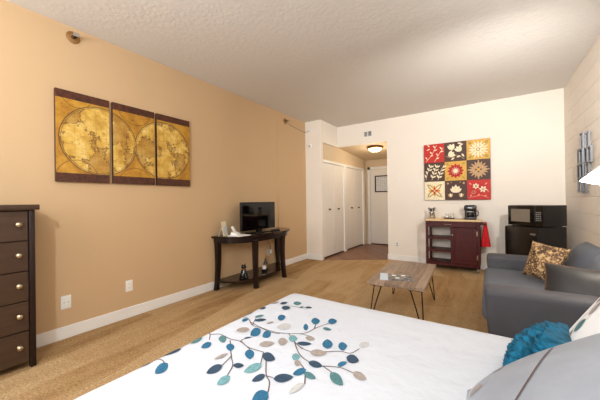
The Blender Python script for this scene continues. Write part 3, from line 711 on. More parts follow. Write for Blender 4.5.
for a in ((.055, 2.565, 0, -1), (.44, 2.90, .8, -.6), (.44, 3.52, .8, .3), (.055, 3.87, 0, 1)): obj('leg', curved_leg(*a), M['espresso'], t)

# television
t = thing('television', 'flat black television on the console table', 'television', (.25, 3.19, .736))
obj('stand_base', box(B(), .16, .34, 2.98, 3.40, .7355, .747, .004), M['black_gloss'], t)
obj('stand_neck', box(B(), .235, .262, 3.13, 3.25, .747, .83, .004), M['black_gloss'], t)
cs = obj('casing', box(B(), .215, .262, 2.825, 3.555, .775, 1.19, .006), M['black'], t)
obj('bezel', box(B(), .2625, .266, 2.827, 3.553, .777, 1.188, .001, 1), M['black_gloss'], t)
obj('screen', box(B(), .2662, .267, 2.845, 3.535, .80, 1.172), M['screen'], t)
tag(obj('remote_control', box(B(), .31, .36, 3.40, 3.57, .7355, .756, .006), M['black']), 'small black remote box lying on the console table right of the television', 'remote control')
t = thing('table_card', 'cream upright card holder on the console table left of the television', 'card holder', (.19, 2.62, .7355))
M1 = basis((.16, 2.62, .742), (math.cos(.95), math.sin(.95)*1, 0), (-.17, .0, 1), (0, 0, 1))
bm = B()
def slab(bm, p, ex, ez, n, w, h, th):
    """an upright board: p bottom centre, ex across, ez up, n through"""
    p, ex, ez, n = (Vector(q) for q in (p, ex, ez, n)); ex.normalize(); ez.normalize(); n.normalize()
    r = [[p+ex*a+ez*b+n*c for a, b in ((-w/2, 0), (w/2, 0), (w/2, h), (-w/2, h))] for c in (0, th)]
    return loft(bm, r)
obj('card', slab(B(), (.18, 2.60, .7365), (-.35, 1, 0), (-.2, -.05, 1), (1, .35, .2), .115, .20, .006), M['cream_card'], t)
obj('printed_panel', slab(B(), (.1875, 2.603, .765), (-.35, 1, 0), (-.2, -.05, 1), (1, .35, .2), .06, .11, .001), M['bluepaper'], t)
obj('stand', slab(B(), (.09, 2.57, .7365), (-.35, 1, 0), (.42, .15, 1), (1, .35, -.4), .06, .15, .004), M['plate'], t)
t = thing('desk_phone', 'white cordless phone cradle on papers at console end', 'phone', (.29, 2.68, .745))
bm = loft(B(), [[(.24, 2.62, .7465), (.35, 2.66, .7465), (.32, 2.76, .7465), (.21, 2.72, .7465)], [(.25, 2.64, .79), (.32, 2.665, .77), (.30, 2.74, .77), (.23, 2.715, .80)]]); obj('cradle', bm, M['plate'], t)
obj('handset', slab(B(), (.262, 2.675, .79), (-.35, 1, 0), (-.5, -.15, 1), (1, .35, .5), .045, .075, .02), M['plate'], t)
tag(obj('paper_pad', loft(B(), [[(.21, 2.60, z), (.41, 2.62, z), (.43, 2.82, z), (.19, 2.80, z)] for z in (.7355, .7455)]), M['paper']), 'white paper pad lying under the phone on the console table', 'paper pad')

# things on the lower shelf
t = thing('cat_figurine', 'glossy black cat figurine with gold collar on lower console shelf', 'figurine', (.30, 2.80, .1255))
fx, fy, fz = .28, 2.83, .1255
obj('body', lathe(B(), [(0, 0), (.05, 0), (.058, .02), (.055, .05), (.042, .09), (.03, .12), (.022, .135), (0, .137)], (fx, fy, fz), 20), M['figurine'], t)
hd = obj('head', lathe(B(), [(0, .125), (.02, .128), (.034, .145), (.036, .16), (.028, .176), (.012, .184), (0, .185)], (fx, fy, fz), 18), M['figurine'], t)
for s in (-1, 1): obj('ear', lathe(B(), [(.014, 0), (.008, .025), (0, .042)], (fx, fy+s*.02, fz+.168), 8, (0, s*.25, 1)), M['figurine'], hd)
obj('collar', lathe(B(), [(.024, .128), (.0285, .130), (.0285, .137), (.024, .139)], (fx, fy, fz), 18), M['gold'], t)
bm = B()
for s in (-1, 1): tube(bm, [(fx+.045, fy+s*.022, fz+.075), (fx+.056, fy+s*.022, fz+.03), (fx+.068, fy+s*.022, fz+.008)], [.012, .012, .013], 8)
obj('forelegs', bm, M['figurine'], t)
obj('tail', tube(B(), smooth_path([(fx-.04, fy-.03, fz+.012), (fx-.01, fy-.07, fz+.012), (fx+.05, fy-.05, fz+.012)]), .009, 8), M['figurine'], t)
t = thing('glass_bottle', 'slim dark glass bottle with pale label on the lower console shelf', 'bottle', (.22, 3.36, .1255))
obj('glass_body', lathe(B(), [(0, 0), (.032, 0), (.035, .01), (.035, .10), (.014, .135), (.012, .18), (.0, .181)], (.22, 3.36, .1255), 18), M['dark_glass'], t)
obj('label_band', lathe(B(), [(.0352, .03), (.0356, .03), (.0356, .085), (.0352, .085)], (.22, 3.36, .1255), 18), M['amber'], t)
obj('cap', lathe(B(), [(.013, .17), (.0135, .17), (.0135, .205), (0, .206)], (.22, 3.36, .1255), 14), M['gold'], t)
t = thing('candle_jar', 'small white candle jar with dark base on the lower console shelf', 'candle', (.27, 3.27, .1255))
obj('jar', lathe(B(), [(0, 0), (.033, 0), (.036, .01), (.036, .03), (.03, .036), (0, .036)], (.27, 3.27, .1255), 18), M['figurine'], t)
obj('candle', lathe(B(), [(.029, .036), (.03, .08), (.022, .088), (0, .084)], (.27, 3.27, .1255), 18), M['paper'], t)
obj('wick', tube(B(), [(.27, 3.27, .205), (.271, 3.27, .224)], .0015, 6), M['black'], t)

# ---------------------------------------------------------------- coffee table
t = thing('coffee_table', 'grey-brown plank coffee table on black hairpin legs', 'table', (2.39, 3.13, 0))
obj('top', box(B(), 2.135, 2.65, 2.625, 3.67, .385, .42, .004), M['table_wood'], t)
for sx, sy in ((-1, -1), (1, -1), (1, 1), (-1, 1)):
    x, y = 2.3925+sx*.205, 3.13+sy*.475
    lg = smooth_path([(x-sx*.075, y+sy*.0, .378), (x-sx*.02, y+sy*.015, .2), (x+sx*.026, y+sy*.028, .02), (x+sx*.033, y+sy*.028, .006), (x+sx*.035, y+sy*.02, .02), (x+sx*.025, y-sy*.025, .2), (x+sx*.01, y-sy*.075, .378)], 5)
    l = obj('leg', tube(B(), lg, .0055, 8), M['black_metal'], t)
    obj('mounting_plate', box(B(), min(x-sx*.09, x+sx*.025), max(x-sx*.09, x+sx*.025), min(y-sy*.09, y+sy*.015), max(y-sy*.09, y+sy*.015), .377, .3845), M['black_metal'], l)
t.rotation_euler.z = math.radians(3.5)
def rot_rect(cx, cy, w, d, a, z0, z1):
    ca, sa = math.cos(a), math.sin(a)
    return prism(B(), [(cx+p*ca-q*sa, cy+p*sa+q*ca) for p, q in ((-w/2, -d/2), (w/2, -d/2), (w/2, d/2), (-w/2, d/2))], z0, z1)
t = thing('magazine', 'folded grey printed magazine lying on the coffee table', 'magazine', (2.42, 2.87, .4205))
a = .30
pic = rot_rect(2.415, 2.86, .235, .20, a, .4205, .432)
ca, sa = math.cos(a), math.sin(a)
for p, q in ((-.06, .05), (.03, .06), (.08, .0), (-.03, -.04), (.05, -.06)):
    w, d = .019, .022
    pic.faces.new([pic.verts.new((2.415+(p+i*w)*ca-(q+j*d)*sa, 2.86+(p+i*w)*sa+(q+j*d)*ca, .4326)) for i, j in ((-1, -1), (1, -1), (1, 1), (-1, 1))]).material_index = 1 if p < .04 else 2
obj('pages', pic, [M['greyprint'], M['paper'], M['black']], t)
tag(obj('leaflet', rot_rect(2.262, 2.83, .075, .24, a, .4205, .428), M['bluepaper']), 'pale blue leaflet beside the magazine on the coffee table', 'leaflet')

# ---------------------------------------------------------------- kitchen cart
x0, x1, y0, y1 = 2.225, 3.02, 5.26, 5.645
t = thing('kitchen_cart', 'dark mahogany kitchen cart with pale butcher block top', 'cart', ((x0+x1)/2, 5.45, 0))
obj('worktop', box(B(), x0-.01, x1+.02, y0-.015, y1+.005, .825, .853, .004), M['butcher'], t)
mm = M['mahogany']
for x, y in ((x0, y0), (x1-.04, y0), (x0, y1-.04), (x1-.04, y1-.04)): obj('post', box(B(), x, x+.04, y, y+.04, .075, .825, .002, 1), mm, t)
obj('drawer_case', box(B(), x0+.04, x1-.04, y0+.02, y1-.02, .725, .824), mm, t)
dr = obj('drawer', box(B(), x0+.044, x1-.044, y0+.004, y0+.02, .73, .818, .003, 1), mm, t)
bm = B(); tube(bm, smooth_path([(2.52, y0+.004, .775), (2.522, y0-.018, .775), (2.57, y0-.022, .775), (2.618, y0-.018, .775), (2.62, y0+.004, .775)]), .005, 8); obj('handle', bm, M['chrome'], dr)
xm = 2.605
obj('cabinet_side', box(B(), xm, xm+.02, y0+.01, y1-.005, .10, .725), mm, t); obj('cabinet_back', box(B(), xm+.02, x1-.04, y1-.02, y1-.008, .10, .725), mm, t); obj('cabinet_side', box(B(), x1-.04, x1-.025, y0+.04, y1-.04, .10, .725), mm, t)
obj('bottom_shelf', box(B(), x0+.005, x1-.005, y0+.005, y1-.005, .085, .13), mm, t)
for z in (.305, .52): obj('shelf', box(B(), x0+.008, xm, y0+.01, y1-.01, z, z+.03), mm, t)
dx0, dx1 = xm+.005, x1-.042
door = box(B(), dx0, dx1, y0+.006, y0+.014, .135, .722)
for q in ((dx0, dx0+.055, .135, .722), (dx1-.055, dx1, .135, .722), (dx0+.055, dx1-.055, .135, .195), (dx0+.055, dx1-.055, .665, .722)): box(door, q[0], q[1], y0-.006, y0+.0065, q[2], q[3], .002, 1)
dd = obj('door', door, mm, t)
obj('knob', lathe(B(), [(0, 0), (.007, 0), (.005, .012), (.010, .018), (.009, .024), (0, .026)], (dx0+.028, y0-.006, .60), 14, (0, -1, 0)), M['nickel'], dd)
for z in (.22, .60): obj('hinge', box(B(), dx1-.006, dx1+.012, y0-.012, y0+.0, z, z+.075, .002, 1), M['nickel'], dd)
for x, y in ((x0+.03, y0+.03), (x1-.03, y0+.03), (x0+.03, y1-.03), (x1-.03, y1-.03)):
    c = obj('caster', lathe(B(), [(0, -.012), (.028, -.012), (.033, -.006), (.033, .006), (.028, .012), (0, .012)], (x, y+.01, .0335), 20, (1, 0, 0)), M['grey_plastic'], t)
    bm = box(B(), x-.017, x-.013, y-.012, y+.022, .03, .075); box(bm, x+.013, x+.017, y-.012, y+.022, .03, .075); box(bm, x-.017, x+.017, y-.014, y+.022, .07, .0775)
    obj('fork', bm, M['chrome'], c)
yb = y0+.06
for y in (yb, y1-.06): obj('towel_bracket', box(B(), x1-.001, x1+.085, y-.012, y+.012, .775, .80, .003, 1), mm, t)
obj('towel_bar', tube(B(), [(x1+.07, yb, .788), (x1+.07, y1-.06, .788)], .008, 10), mm, t)
# red cloth hanging from the bar
bm = B(); R = []
for k in range(13):
    s = k/12; z = .80-.37*s; w = .02+.048*s**.9; th = .012+.022*s
    R.append([(x1+.07+w*math.cos(2*PI*i/24)*(1+.10*math.sin(5*2*PI*i/24)*s), 5.40+th*math.sin(2*PI*i/24)*(1+.25*math.sin(7*2*PI*i/24)*s)-.03, z) for i in range(24)])
loft(bm, R)
t2 = thing('kitchen_towel', 'bright red kitchen cloth hanging from the bar at the cart end', 'towel', (x1+.07, 5.37, .43))
obj('cloth', bm, M['red_cloth'], t2)
obj('hanging_loop', tube(B(), smooth_path([(x1+.07, 5.37, .79), (x1+.088, 5.37, .805), (x1+.07, 5.37, .818), (x1+.052, 5.37, .805), (x1+.07, 5.37, .79)]), .004, 8), M['red_cloth'], t2)

# things on the cart
zt = .8535
t = thing('coffee_maker', 'black drip coffee maker with glass carafe on the cart', 'coffee maker', (2.89, 5.46, zt))
cx, cy = 2.885, 5.46
obj('base', box(B(), cx-.085, cx+.085, cy-.12, cy+.10, zt, zt+.03, .008), M['black'], t)
obj('tower', box(B(), cx-.085, cx+.085, cy+.03, cy+.10, zt+.03, zt+.20, .008), M['black'], t)
hd = obj('brew_head', box(B(), cx-.088, cx+.088, cy-.10, cy+.102, zt+.155, zt+.225, .014), M['black'], t)
obj('lid', box(B(), cx-.075, cx+.075, cy-.08, cy+.09, zt+.225, zt+.237, .005), M['black_gloss'], hd)
obj('badge', box(B(), cx-.03, cx+.03, cy-.104, cy-.0995, zt+.185, zt+.20), M['silver'], hd)
obj('hot_plate', lathe(B(), [(0, 0), (.06, 0), (.06, .006), (0, .006)], (cx, cy-.04, zt+.03), 24), M['silver'], t)
cf = obj('carafe', lathe(B(), [(0, 0), (.05, 0), (.062, .02), (.064, .05), (.055, .085), (.045, .105), (.047, .112), (0, .112)], (cx, cy-.04, zt+.037), 28), M['dark_glass'], t)
obj('carafe_handle', tube(B(), smooth_path([(cx+.05, cy-.055, zt+.14), (cx+.10, cy-.075, zt+.14), (cx+.112, cy-.08, zt+.10), (cx+.095, cy-.075, zt+.06), (cx+.06, cy-.06, zt+.06)]), .008, 8), M['black'], cf)
obj('carafe_band', lathe(B(), [(.0545, .085), (.0565, .085), (.049, .103), (.0455, .103)], (cx, cy-.04, zt+.037), 28), M['silver'], cf)
t = thing('utensil_holder', 'steel canister of kitchen utensils on the left end of the cart', 'utensil holder', (2.30, 5.45, zt))
obj('canister', lathe(B(), [(0, 0), (.05, 0), (.052, .004), (.052, .115), (.049, .115), (.049, .006), (0, .006)], (2.30, 5.45, zt), 24), M['chrome'], t)
for i, (dx, dy, h, kind) in enumerate(((-.03, .0, .20, 's'), (.02, .02, .19, 'p'), (.032, -.02, .205, 's'), (-.005, -.025, .18, 'f'))):
    bm = B(); e = (2.30+dx*1.6, 5.45+dy*1.6, zt+h)
    tube(bm, [(2.30-dx*.3, 5.45-dy*.3, zt+.01), (2.30+dx*1.2, 5.45+dy*1.2, zt+h*.72)], .004, 6)
    if kind == 's': tube(bm, [(2.30+dx*1.2, 5.45+dy*1.2, zt+h*.7), (2.30+dx*1.35, 5.45+dy*1.35, zt+h*.8), (2.30+dx*1.5, 5.45+dy*1.5, zt+h*.92), e], [.004, .017, .019, .006], 10)
    else: box(bm, 2.30+dx*1.35-.018, 2.30+dx*1.35+.018, 5.45+dy*1.35-.003, 5.45+dy*1.35+.003, zt+h*.7, zt+h)
    obj('utensil', bm, M['black'] if i % 2 else M['silver'], t)
t = thing('serving_tray', 'small dark tray under the glasses on the cart', 'tray', (2.57, 5.46, zt))
obj('plate', box(B(), 2.50, 2.65, 5.39, 5.53, zt, zt+.008, .003), M['lamp_brown'], t)
bm = B()
for q in ((2.50, 2.505, 5.39, 5.53), (2.645, 2.65, 5.39, 5.53), (2.505, 2.645, 5.39, 5.395), (2.505, 2.645, 5.525, 5.53)): box(bm, q[0], q[1], q[2], q[3], zt+.008, zt+.018)
obj('rim', bm, M['lamp_brown'], t)
def tumbler(x, y, label):
    t = thing('drinking_glass', label, 'glass', (x, y, zt+.0085), 0, 'drinking glasses on the tray')
    obj('bowl', lathe(B(), [(0, .003), (.022, .003), (.03, .09), (.028, .09), (.02, .008), (0, .008)], (x, y, zt+.0085), 20), M['glass'], t)
    obj('foot', lathe(B(), [(0, 0), (.024, 0), (.022, .0028), (0, .0028)], (x, y, zt+.0085), 20), M['glass'], t)
tumbler(2.545, 5.45, 'clear drinking glass on the small tray, the one nearer the utensil canister')
tumbler(2.612, 5.46, 'clear drinking glass on the small tray, the one nearer the coffee maker')
t = thing('cutting_board', 'thin pale cutting board lying on the cart beside the tray', 'cutting board', (2.43, 5.45, zt))
obj('board', box(B(), 2.375, 2.485, 5.37, 5.54, zt, zt+.012, .004), M['butcher'], t); obj('hanging_ring', lathe(B(), [(.006, .012), (.010, .012), (.010, .014), (.006, .014)], (2.43, 5.52, zt), 14), M['chrome'], t)

# ---------------------------------------------------------------- fridge and microwave, set across the corner
fa = math.radians(45)
def corner_loc(N, th): return Vector(N), math.radians(-th)
# local frame: origin at the near bottom edge, -x along the front face to the left, +y into the corner
t = thing('mini_fridge', 'black mini fridge set across the corner under the microwave', 'fridge', (3.669, 4.78, 0), -fa)
w = .475
def lx_box(x0, x1, y0, y1, z0, z1, r=0): return box(B(), x0, x1, y0, y1, z0, z1, r, 2)
obj('cabinet', lx_box(-w, 0, .045, w, .02, .80, .006), M['fridge_side'], t, True)
dr = obj('door', lx_box(-w, 0, 0, .043, .03, .795, .012), M['fridge'], t, True)
obj('badge', lx_box(-.10, -.03, -.002, .0005, .70, .72), M['silver'], dr, True)
obj('door_grip', lx_box(-w+.004, -w+.03, -.006, .002, .35, .78, .004), M['black_gloss'], dr, True)
for x in (-w+.04, -.04):
    for y in (.07, w-.05): obj('foot', lathe(B(), [(0, 0), (.018, 0), (.014, .021), (0, .021)], (x, y, 0), 12), M['black'], t, True)
t = thing('microwave', 'black microwave oven on top of the mini fridge', 'microwave', (3.725, 4.785, .801), -math.radians(42))
w, d_, h0, h = .475, .42, .012, .292
obj('casing', lx_box(-w, 0, .02, d_, h0, h, .006), M['black'], t, True)
dr = obj('door', lx_box(-w, -.115, 0, .0195, h0+.004, h-.003, .004), M['black_gloss'], t, True)
obj('window', lx_box(-w+.045, -.165, -.0015, .0005, h0+.055, h-.05), M['mw_window'] if 'mw_window' in M else M.setdefault('mw_window', mat('mesh_window', (150, 146, 138), .12, .55, .1, 300)), dr, True)
cp = obj('control_panel', lx_box(-.112, 0, 0, .0195, h0+.004, h-.003, .004), M['black_gloss'], t, True)
obj('display', lx_box(-.09, -.022, -.0012, .0005, h-.065, h-.035), M['dark_glass'], cp, True)
bm = B()
for r_ in range(5):
    for c_ in range(3): box(bm, -.09+c_*.024, -.09+c_*.024+.018, -.0015, .0005, h-.10-r_*.026, h-.10-r_*.026+.016)
obj('keypad', bm, M['grey_plastic'], cp, True)
for x in (-w+.04, -.04):
    for y in (.05, d_-.05): obj('foot', lathe(B(), [(0, 0), (.012, 0), (.010, .013), (0, .013)], (x, y, 0), 10), M['black'], t, True)

# ---------------------------------------------------------------- sofa
t = thing('sofa', 'charcoal loveseat with padded arms along the block wall', 'sofa', (3.58, 3.0, 0))
s0, s1 = 2.25, 3.78
obj('frame', box(B(), 3.17, 4.05, s0+.03, s1-.03, .06, .30, .02), M['sofa'], t)
def arm(y0, y1):
    R = []
    for x, dz, dx in ((3.12, -.02, 0), (3.135, -.006, 0), (3.17, .0, 0), (3.6, .0, 0), (3.98, .0, 0), (4.02, -.01, 0)):
        ring = []
        zt_ = .60+dz; r = .045; ins = .012 if x in (3.12,) else 0
        for cyy, czz, a0 in ((y1-r-ins, zt_-r, 0), (y0+r+ins, zt_-r, 90)):
            for k in range(6):
                a = math.radians(a0+k*18); ring.append((x, cyy+r*math.cos(a), czz+r*math.sin(a)))
        ring += [(x+.035, y0+ins+.012, .06), (x+.035, y1-ins-.012, .06)]
        R.append(ring)
    return loft(B(), R)
for y0, y1 in ((s0, s0+.19), (s1-.19, s1)):
    a = obj('arm', arm(y0, y1), M['sofa'], t)
obj('seat_cushion', box(B(), 3.10, 3.935, s0+.195, s1-.195, .30, .475, .045, 4), M['sofa_seat'], t)
obj('backrest', box(B(), 3.94, 4.065, s0+.05, s1-.05, .30, .72, .05, 4), M['sofa'], t)
for ya, yb in ((s0+.20, (s0+s1)/2-.004), ((s0+s1)/2+.004, s1-.20)):
    Mx = basis((3.835, (ya+yb)/2, .60), Vector((0, 1, 0)), Vector((.24, 0, 1)).normalized(), Vector((-1, 0, .24)).normalized())
    obj('back_cushion', cushion(B(), yb-ya, .40, .22, Mx, 20, 3.5, .02), M['sofa_seat'], t)
for x in (3.22, 4.0):
    for y in (s0+.08, s1-.08): obj('foot', box(B(), x-.025, x+.025, y-.025, y+.025, 0, .06), M['black'], t)
# pillows on the sofa
zx = Vector((-.62, -.78, .32)).normalized(); yy = Vector((-.10, -.05, 1)); yy = (yy-zx*yy.dot(zx)).normalized(); rt = yy.cross(zx)
ca, sa = math.cos(.16), math.sin(.16); ex, ey = rt*ca-yy*sa, rt*sa+yy*ca
t = thing('throw_pillow', 'brown and gold medallion print throw pillow leaning on the sofa', 'pillow', (3.55, 3.12, .475))
Mx = basis((3.54, 3.16, .646), ex, ey, zx)
obj('cover', cushion(B(), .28, .31, .13, Mx, 22, 2.6, .08), M['leopard'], t)
def piping(S, n=14):
    P = [S(-1+2*i/n, -1) for i in range(n)]+[S(1, -1+2*i/n) for i in range(n)]+[S(1-2*i/n, 1) for i in range(n)]+[S(-1, 1-2*i/n) for i in range(n+1)]
    return tube(B(), P, .005, 6)
obj('piping', piping(cushion_surf(.28, .31, .13, Mx, 2.6, .08)), M['leopard'], t)
zx = Vector((-.22, -.86, .55)).normalized(); yy = Vector((.18, .1, 1)); yy = (yy-zx*yy.dot(zx)).normalized(); rt = yy.cross(zx); ca, sa = math.cos(.13), math.sin(.13); rt, yy = rt*ca+yy*sa, yy*ca-rt*sa
t = thing('throw_pillow', 'dark grey satin throw pillow with brown cord edge behind the near sofa arm', 'pillow', (3.72, 2.55, .475))
Mx = basis((3.745, 2.54, .582), rt, yy, zx)
obj('cover', cushion(B(), .60, .32, .16, Mx, 22, 2.6, .08), M['dark_pillow'], t)
obj('cord_edge', piping(cushion_surf(.60, .32, .16, Mx, 2.6, .08)), M['fringe'], t)

# ---------------------------------------------------------------- bed
bx0, bx1, by0, by1, bz = 2.05, 4.04, .04, 1.545, .60
t = thing('bed', 'bed under the white duvet with its head at the block wall', 'bed', ((bx0+bx1)/2, (by0+by1)/2, 0))
obj('box_spring', box(B(), bx0+.05, bx1, by0+.04, by1-.04, .10, .33, .03), M['mattress'], t)
obj('mattress', box(B(), bx0+.04, bx1, by0+.03, by1-.03, .332, .572, .05, 3), M['mattress'], t)
for x in (bx0+.15, bx1-.1):
    for y in (by0+.12, by1-.12): obj('leg', box(B(), x-.025, x+.025, y-.025, y+.025, 0, .10), M['black'], t)
obj('headboard', box(B(), bx1+.005, bx1+.04, by0, by1, .05, 1.0, .01), M['espresso'], t)
RR = .06
def fold(e):
    """arc length past the edge -> (outward, down)"""
    if e <= 0: return 0, 0
    q = RR*PI/2
    if e < q: return RR*math.sin(e/RR), RR*(1-math.cos(e/RR))
    return RR, RR+(e-q)
def duvet_S(off):
    def S(s, tt):
        ox, dzx = fold((bx0+RR)-s); oy1, d1 = fold(tt-(by1-RR)); oy0, d0 = fold((by0+RR)-tt)
        x = min(s, bx1) if s >= bx0+RR else bx0+RR-ox
        y = tt if by0+RR <= tt <= by1-RR else (by1-RR+oy1 if tt > by1-RR else by0+RR-oy0)
        m = max(dzx, d1, d0); k = min(dzx, max(d1, d0)); z = bz-m-k*.25
        if dzx > 0 and max(d1, d0) > 0:                       # rounded corner
            f = min(1, min(ox, max(oy1, oy0))/RR); x += .022*f; y += (-.022 if d1 > 0 else .022)*f
        drop = max(dzx, d1, d0)
        n1 = noise.noise(Vector((s*2.2, tt*2.2, 0)))*.006+noise.noise(Vector((s*6, tt*6, 3)))*.0025
        if drop < .02: z += n1
        else:
            w = min(1, drop/.3)*.014*math.sin((tt if dzx > max(d1, d0) else s)*14+n1*200)
            if dzx > max(d1, d0): x -= w+.004
            elif d1 > 0: y += w+.004
            else: y -= w+.004
        z = max(z, .07)
        dn = Vector((0, 0, 1)) if drop < 1e-6 else Vector((-ox if dzx > 0 else 0, oy1-oy0, max(RR-drop, 0))).normalized()
        return Vector((x, y, z))+dn*off
    return S
S0 = duvet_S(0); S1 = duvet_S(.0022)
sk = .46
def axis_pts(a, b, r0, r1, step=.03):
    P = []; v = a
    while v < b-1e-6:
        P.append(v); near = (r0-.03 < v < r0+RR*1.7) or (r1-RR*1.7 < v < r1+.03); v += .011 if near else step
    return P+[b]
XS = axis_pts(bx0+RR-sk, bx1, bx0-.06, 99); YS = axis_pts(by0+RR-sk, by1-RR+sk, by0-.06, by1+.06)
bm = B(); G = [[bm.verts.new(S0(a, b)) for b in YS] for a in XS]
for i in range(len(XS)-1):
    for j in range(len(YS)-1): bm.faces.new((G[i][j], G[i+1][j], G[i+1][j+1], G[i][j+1]))
LM = ['duvet', 'N', 'B', 'T', 'G', 'K', 'L', 'stem']
def SS(x, y, z=0): return S1(x, y)
for L in LEAVES: leaf(bm, SS, (L[0], L[1]), (L[2], L[3]), (L[4], L[5]), (L[6], L[7]), LM.index(L[8]))
S2 = duvet_S(.0015)
for P in STEMS: stemline(bm, S2, P, .0042, LM.index('stem'))
duv = obj('duvet', bm, [M[k] for k in LM], angle=80)
tag(duv, 'white duvet with blue and taupe embroidered leaf branches spread over the bed', 'duvet')

def sham(name, label, w, h, th, c, lean, yaw, m, leaves, stems):
    """pillow leaning back towards the headboard; local x runs along the bed's width, local y up the lean"""
    ez = Matrix.Rotation(yaw, 3, 'Z') @ Vector((-math.sin(lean), 0, math.cos(lean))); ey = Matrix.Rotation(yaw, 3, 'Z') @ Vector((math.cos(lean), 0, math.sin(lean)))
    ex = ey.cross(ez); Mx = basis(c, ex, ey, ez)
    t = thing(name, label, 'pillow', (c[0], c[1], c[2]-.12))
    bm = cushion(B(), w, h, th, Mx, 30, 2.4, .03)
    S = cushion_surf(w, h, th+.004, Mx, 2.4, .03)
    f = lambda x, y, z=0: S(x, y)
    mats = [m]+[M[k] for k in LM[1:]]
    for a in leaves: leaf(bm, f, a[0], a[1], a[2], a[3], LM.index(a[4]))
    for P in stems: stemline(bm, f, P, .012, LM.index('stem'))
    obj('cover', bm, mats, t, angle=80)
    obj('piping', piping(cushion_surf(w, h, th, Mx, 2.4, .03), 20), m, t)
def lf(x, y, ang, L, w, c):
    d = Vector((math.cos(ang), math.sin(ang))); n = Vector((-d.y, d.x)); m = Vector((x, y))+d*L/2
    return ((x, y), tuple(Vector((x, y))+d*L), tuple(m+n*w/2), tuple(m-n*w/2), c)
# ---------------------------------------------------------------- pillows on the bed
# local +x of a sham points to smaller y (towards the camera side), so -x is its far edge
sham('pillow_sham', 'white pillow sham with leaf embroidery leaning at the far side of bed', .46, .58, .08, (3.485, 1.15, .86), math.radians(58), 0, M['sham_white'],
     [lf(-.52, -.66, 1.9, .2, .13, 'K'), lf(-.50, -.48, 1.4, .2, .17, 'G'), lf(-.50, -.24, 1.5, .2, .13, 'K'), lf(-.64, -.1, 1.5, .2, .12, 'K'), lf(-.4, .3, 1.2, .28, .16, 'N')],
     [[(-.45, -.85), (-.58, -.5), (-.6, -.25), (-.62, .0), (-.66, .3)]])
sham('pillow_sham', 'grey satin pillow sham with faint leaf embroidery nearest the camera on the bed', .74, .66, .26, (3.372, .65, .782), math.radians(34), 0, M['sham_grey'],
     [lf(-.80, -.62, .6, .2, .10, 'L'), lf(-.62, -.84, .9, .22, .10, 'K'), lf(-.3, -.88, .6, .2, .10, 'K')],
     [[(-.62, -.12), (-.45, -.18), (-.2, -.3), (.1, -.5)]])
for y, lab in ((1.13, 'plain white sleeping pillow standing behind the white leaf sham'), (.55, 'plain white sleeping pillow standing behind the grey sham')):
    sl = math.radians(70); Mx = basis((3.84, y, .80), Vector((0, -1, 0)), Vector((math.cos(sl), 0, math.sin(sl))), Vector((-math.sin(sl), 0, math.cos(sl))))
    if y > 1 or True:
        t = thing('sleeping_pillow', lab, 'pillow', (3.84, y, .62)); obj('cover', cushion(B(), .56, .40, .15, Mx, 18, 2.4, .04), M['sham_white'], t)
# blue ruffled cushion
zx = Vector((-.72, .12, .62)).normalized(); yy = Vector((.5, .0, .8)); yy = (yy-zx*yy.dot(zx)).normalized(); rt = yy.cross(zx)
Mx = basis((3.295, 1.20, .67), rt, yy, zx)
def ruffle(u, v):
    a = 2.2*noise.noise(Vector((u*2.5, v*2.5, 1)))
    r = abs(math.sin(v*14+a*1.6+1.5*math.sin(u*9+v*6)))
    return .022*(1-r)**.6*min(1, (1-abs(u))*6, (1-abs(v))*6)+.006*noise.noise(Vector((u*9, v*9, 5)))
t = thing('ruffled_cushion', 'small teal blue ruffled cushion between the two pillow shams', 'cushion', (3.30, 1.20, .60))
obj('ruffled_cover', cushion(B(), .36, .22, .12, Mx, 72, 2.6, .05, 0, ruffle), M['ruffle'], t, angle=70)

# ---------------------------------------------------------------- floor lamp between bed and sofa
t = thing('floor_lamp', 'bronze floor lamp with lit white cone shades beside the block wall', 'lamp', (3.97, 1.88, 0))
px, py = 3.97, 1.88
obj('base', lathe(B(), [(0, 0), (.10, 0), (.105, .008), (.095, .02), (.03, .03), (.012, .05), (0, .05)], (px, py, 0), 28), M['lamp_brown'], t)
obj('pole', tube(B(), [(px, py, .03), (px, py, 1.84)], .011, 12), M['lamp_brown'], t)
def head(neck, ax, L, r0, r1, pts, lit=True):
    ax = Vector(ax).normalized(); n = Vector(neck)
    a = obj('arm', tube(B(), smooth_path(pts, 6), .007, 8), M['lamp_brown'], t)
    s = obj('socket', lathe(B(), [(0, -.05), (.014, -.05), (.022, -.03), (.026, .0), (.03, .012), (0, .013)], n, 16, ax), M['lamp_brown'], t)
    obj('lamp_shade', lathe(B(), [(r0, 0), (r1*.62+r0*.38, L*.6), (r1, L), (r1-.003, L), (r1*.6+r0*.37, L*.6), (r0-.003, .003)], n, 32, ax), M['shade'], t)
    obj('bulb', lathe(B(), [(0, .012), (.014, .015), (.018, .03), (.026, .05), (.02, .072), (0, .08)], n, 14, ax), M['bulb'], s)
    if not lit: return
    l = bpy.data.lights.new('lamp_bulb_light', 'POINT'); l.energy = LAMP; l.shadow_soft_size = .05; l.color = (1, .90, .76)
    lo = bpy.data.objects.new('lamp_bulb_light', l); C.objects.link(lo); lo.location = n+ax*(L+.03)
head((3.77, 2.50, 1.395), (-.20, -.02, -1), .115, .028, .112, [(px, py, 1.55), (3.93, 2.0, 1.60), (3.85, 2.25, 1.60), (3.79, 2.44, 1.53), (3.78, 2.50, 1.445)])
head((3.86, 2.25, 1.90), (0, 0, 1), .08, .028, .09, [(px, py, 1.78), (3.97, 2.0, 1.76), (3.92, 2.2, 1.77), (3.865, 2.25, 1.83), (3.86, 2.25, 1.87)], False)

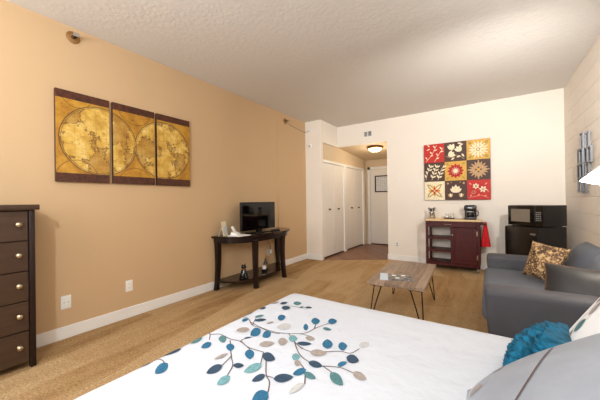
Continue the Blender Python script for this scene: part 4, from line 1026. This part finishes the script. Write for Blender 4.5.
# ---------------------------------------------------------------- light
def area(name, loc, target, sx, sy, e, col=(1, 1, 1)):
    l = bpy.data.lights.new(name, 'AREA'); l.shape = 'RECTANGLE'; l.size = sx; l.size_y = sy; l.energy = e; l.color = col
    o = bpy.data.objects.new(name, l); C.objects.link(o); o.location = loc
    o.rotation_euler = (Vector(target)-Vector(loc)).to_track_quat('-Z', 'Y').to_euler(); return o
area('near_wall_fill', (.9, -2.5, 1.6), (3.2, 3.5, 1.5), 1.6, 2.0, FILL, (.82, .91, 1))  # added cool fill by the near wall, which has no window
area('ceiling_fill', (3.86, 2.25, 2.05), (3.80, 2.2, 3), .2, .2, UP1, (.88, .94, 1))  # added upward fill to lighten the ceiling
area('bounce_fill', (1.6, -1.6, 1.9), (1.7, -1.0, 3), .5, .5, UP2, (.84, .92, 1))  # added unseen fill behind the camera, bounced off the ceiling
def point(name, loc, e, r, col):
    l = bpy.data.lights.new(name, 'POINT'); l.energy = e; l.shadow_soft_size = r; l.color = col
    o = bpy.data.objects.new(name, l); C.objects.link(o); o.location = loc; return o
point('flash_key', (2.3, -.57, 2.1), FLASH, .04, (.84, .92, 1))  # unseen flash-like key light, in line with the dresser's shadow
l = bpy.data.lights.new('lamp_spot', 'SPOT'); l.energy = OMNI; l.shadow_soft_size = .05; l.spot_size = math.radians(125); l.spot_blend = .9; l.color = (1, .97, .93)
o = bpy.data.objects.new('lamp_spot', l); C.objects.link(o); o.location = (3.84, 2.25, 2.0); o.rotation_euler = (Vector((2.5, 5.6, .9))-o.location).to_track_quat('-Z', 'Y').to_euler()
point('hall_light', (lx, ly, 2.10), HALL, .10, (1, .86, .66))
w = bpy.data.worlds.new('World'); bpy.context.scene.world = w; w.use_nodes = True
w.node_tree.nodes['Background'].inputs[0].default_value = (1, .95, .9, 1); w.node_tree.nodes['Background'].inputs[1].default_value = .15

# ---------------------------------------------------------------- camera
yaw, pitch, roll, f = .594390, .002760, -.013784, 281.684
F = Vector((-math.sin(yaw)*math.cos(pitch), math.cos(yaw)*math.cos(pitch), math.sin(pitch)))
R = Vector((math.cos(yaw), math.sin(yaw), 0)); U = R.cross(F)
R2 = R*math.cos(roll)+U*math.sin(roll); U2 = -R*math.sin(roll)+U*math.cos(roll)
cd = bpy.data.cameras.new('Camera'); co = bpy.data.objects.new('Camera', cd); C.objects.link(co)
cd.sensor_width = 36; cd.lens = f*36/600; cd.clip_start = .02
co.matrix_world = basis((3.1626, 0, 1.2), R2, U2, -F)
sc = bpy.context.scene; sc.camera = co
vs = sc.view_settings; vs.view_transform = 'Standard'; vs.look = 'None'; vs.gamma = 1; vs.exposure = EXPO; vs.use_curve_mapping = False
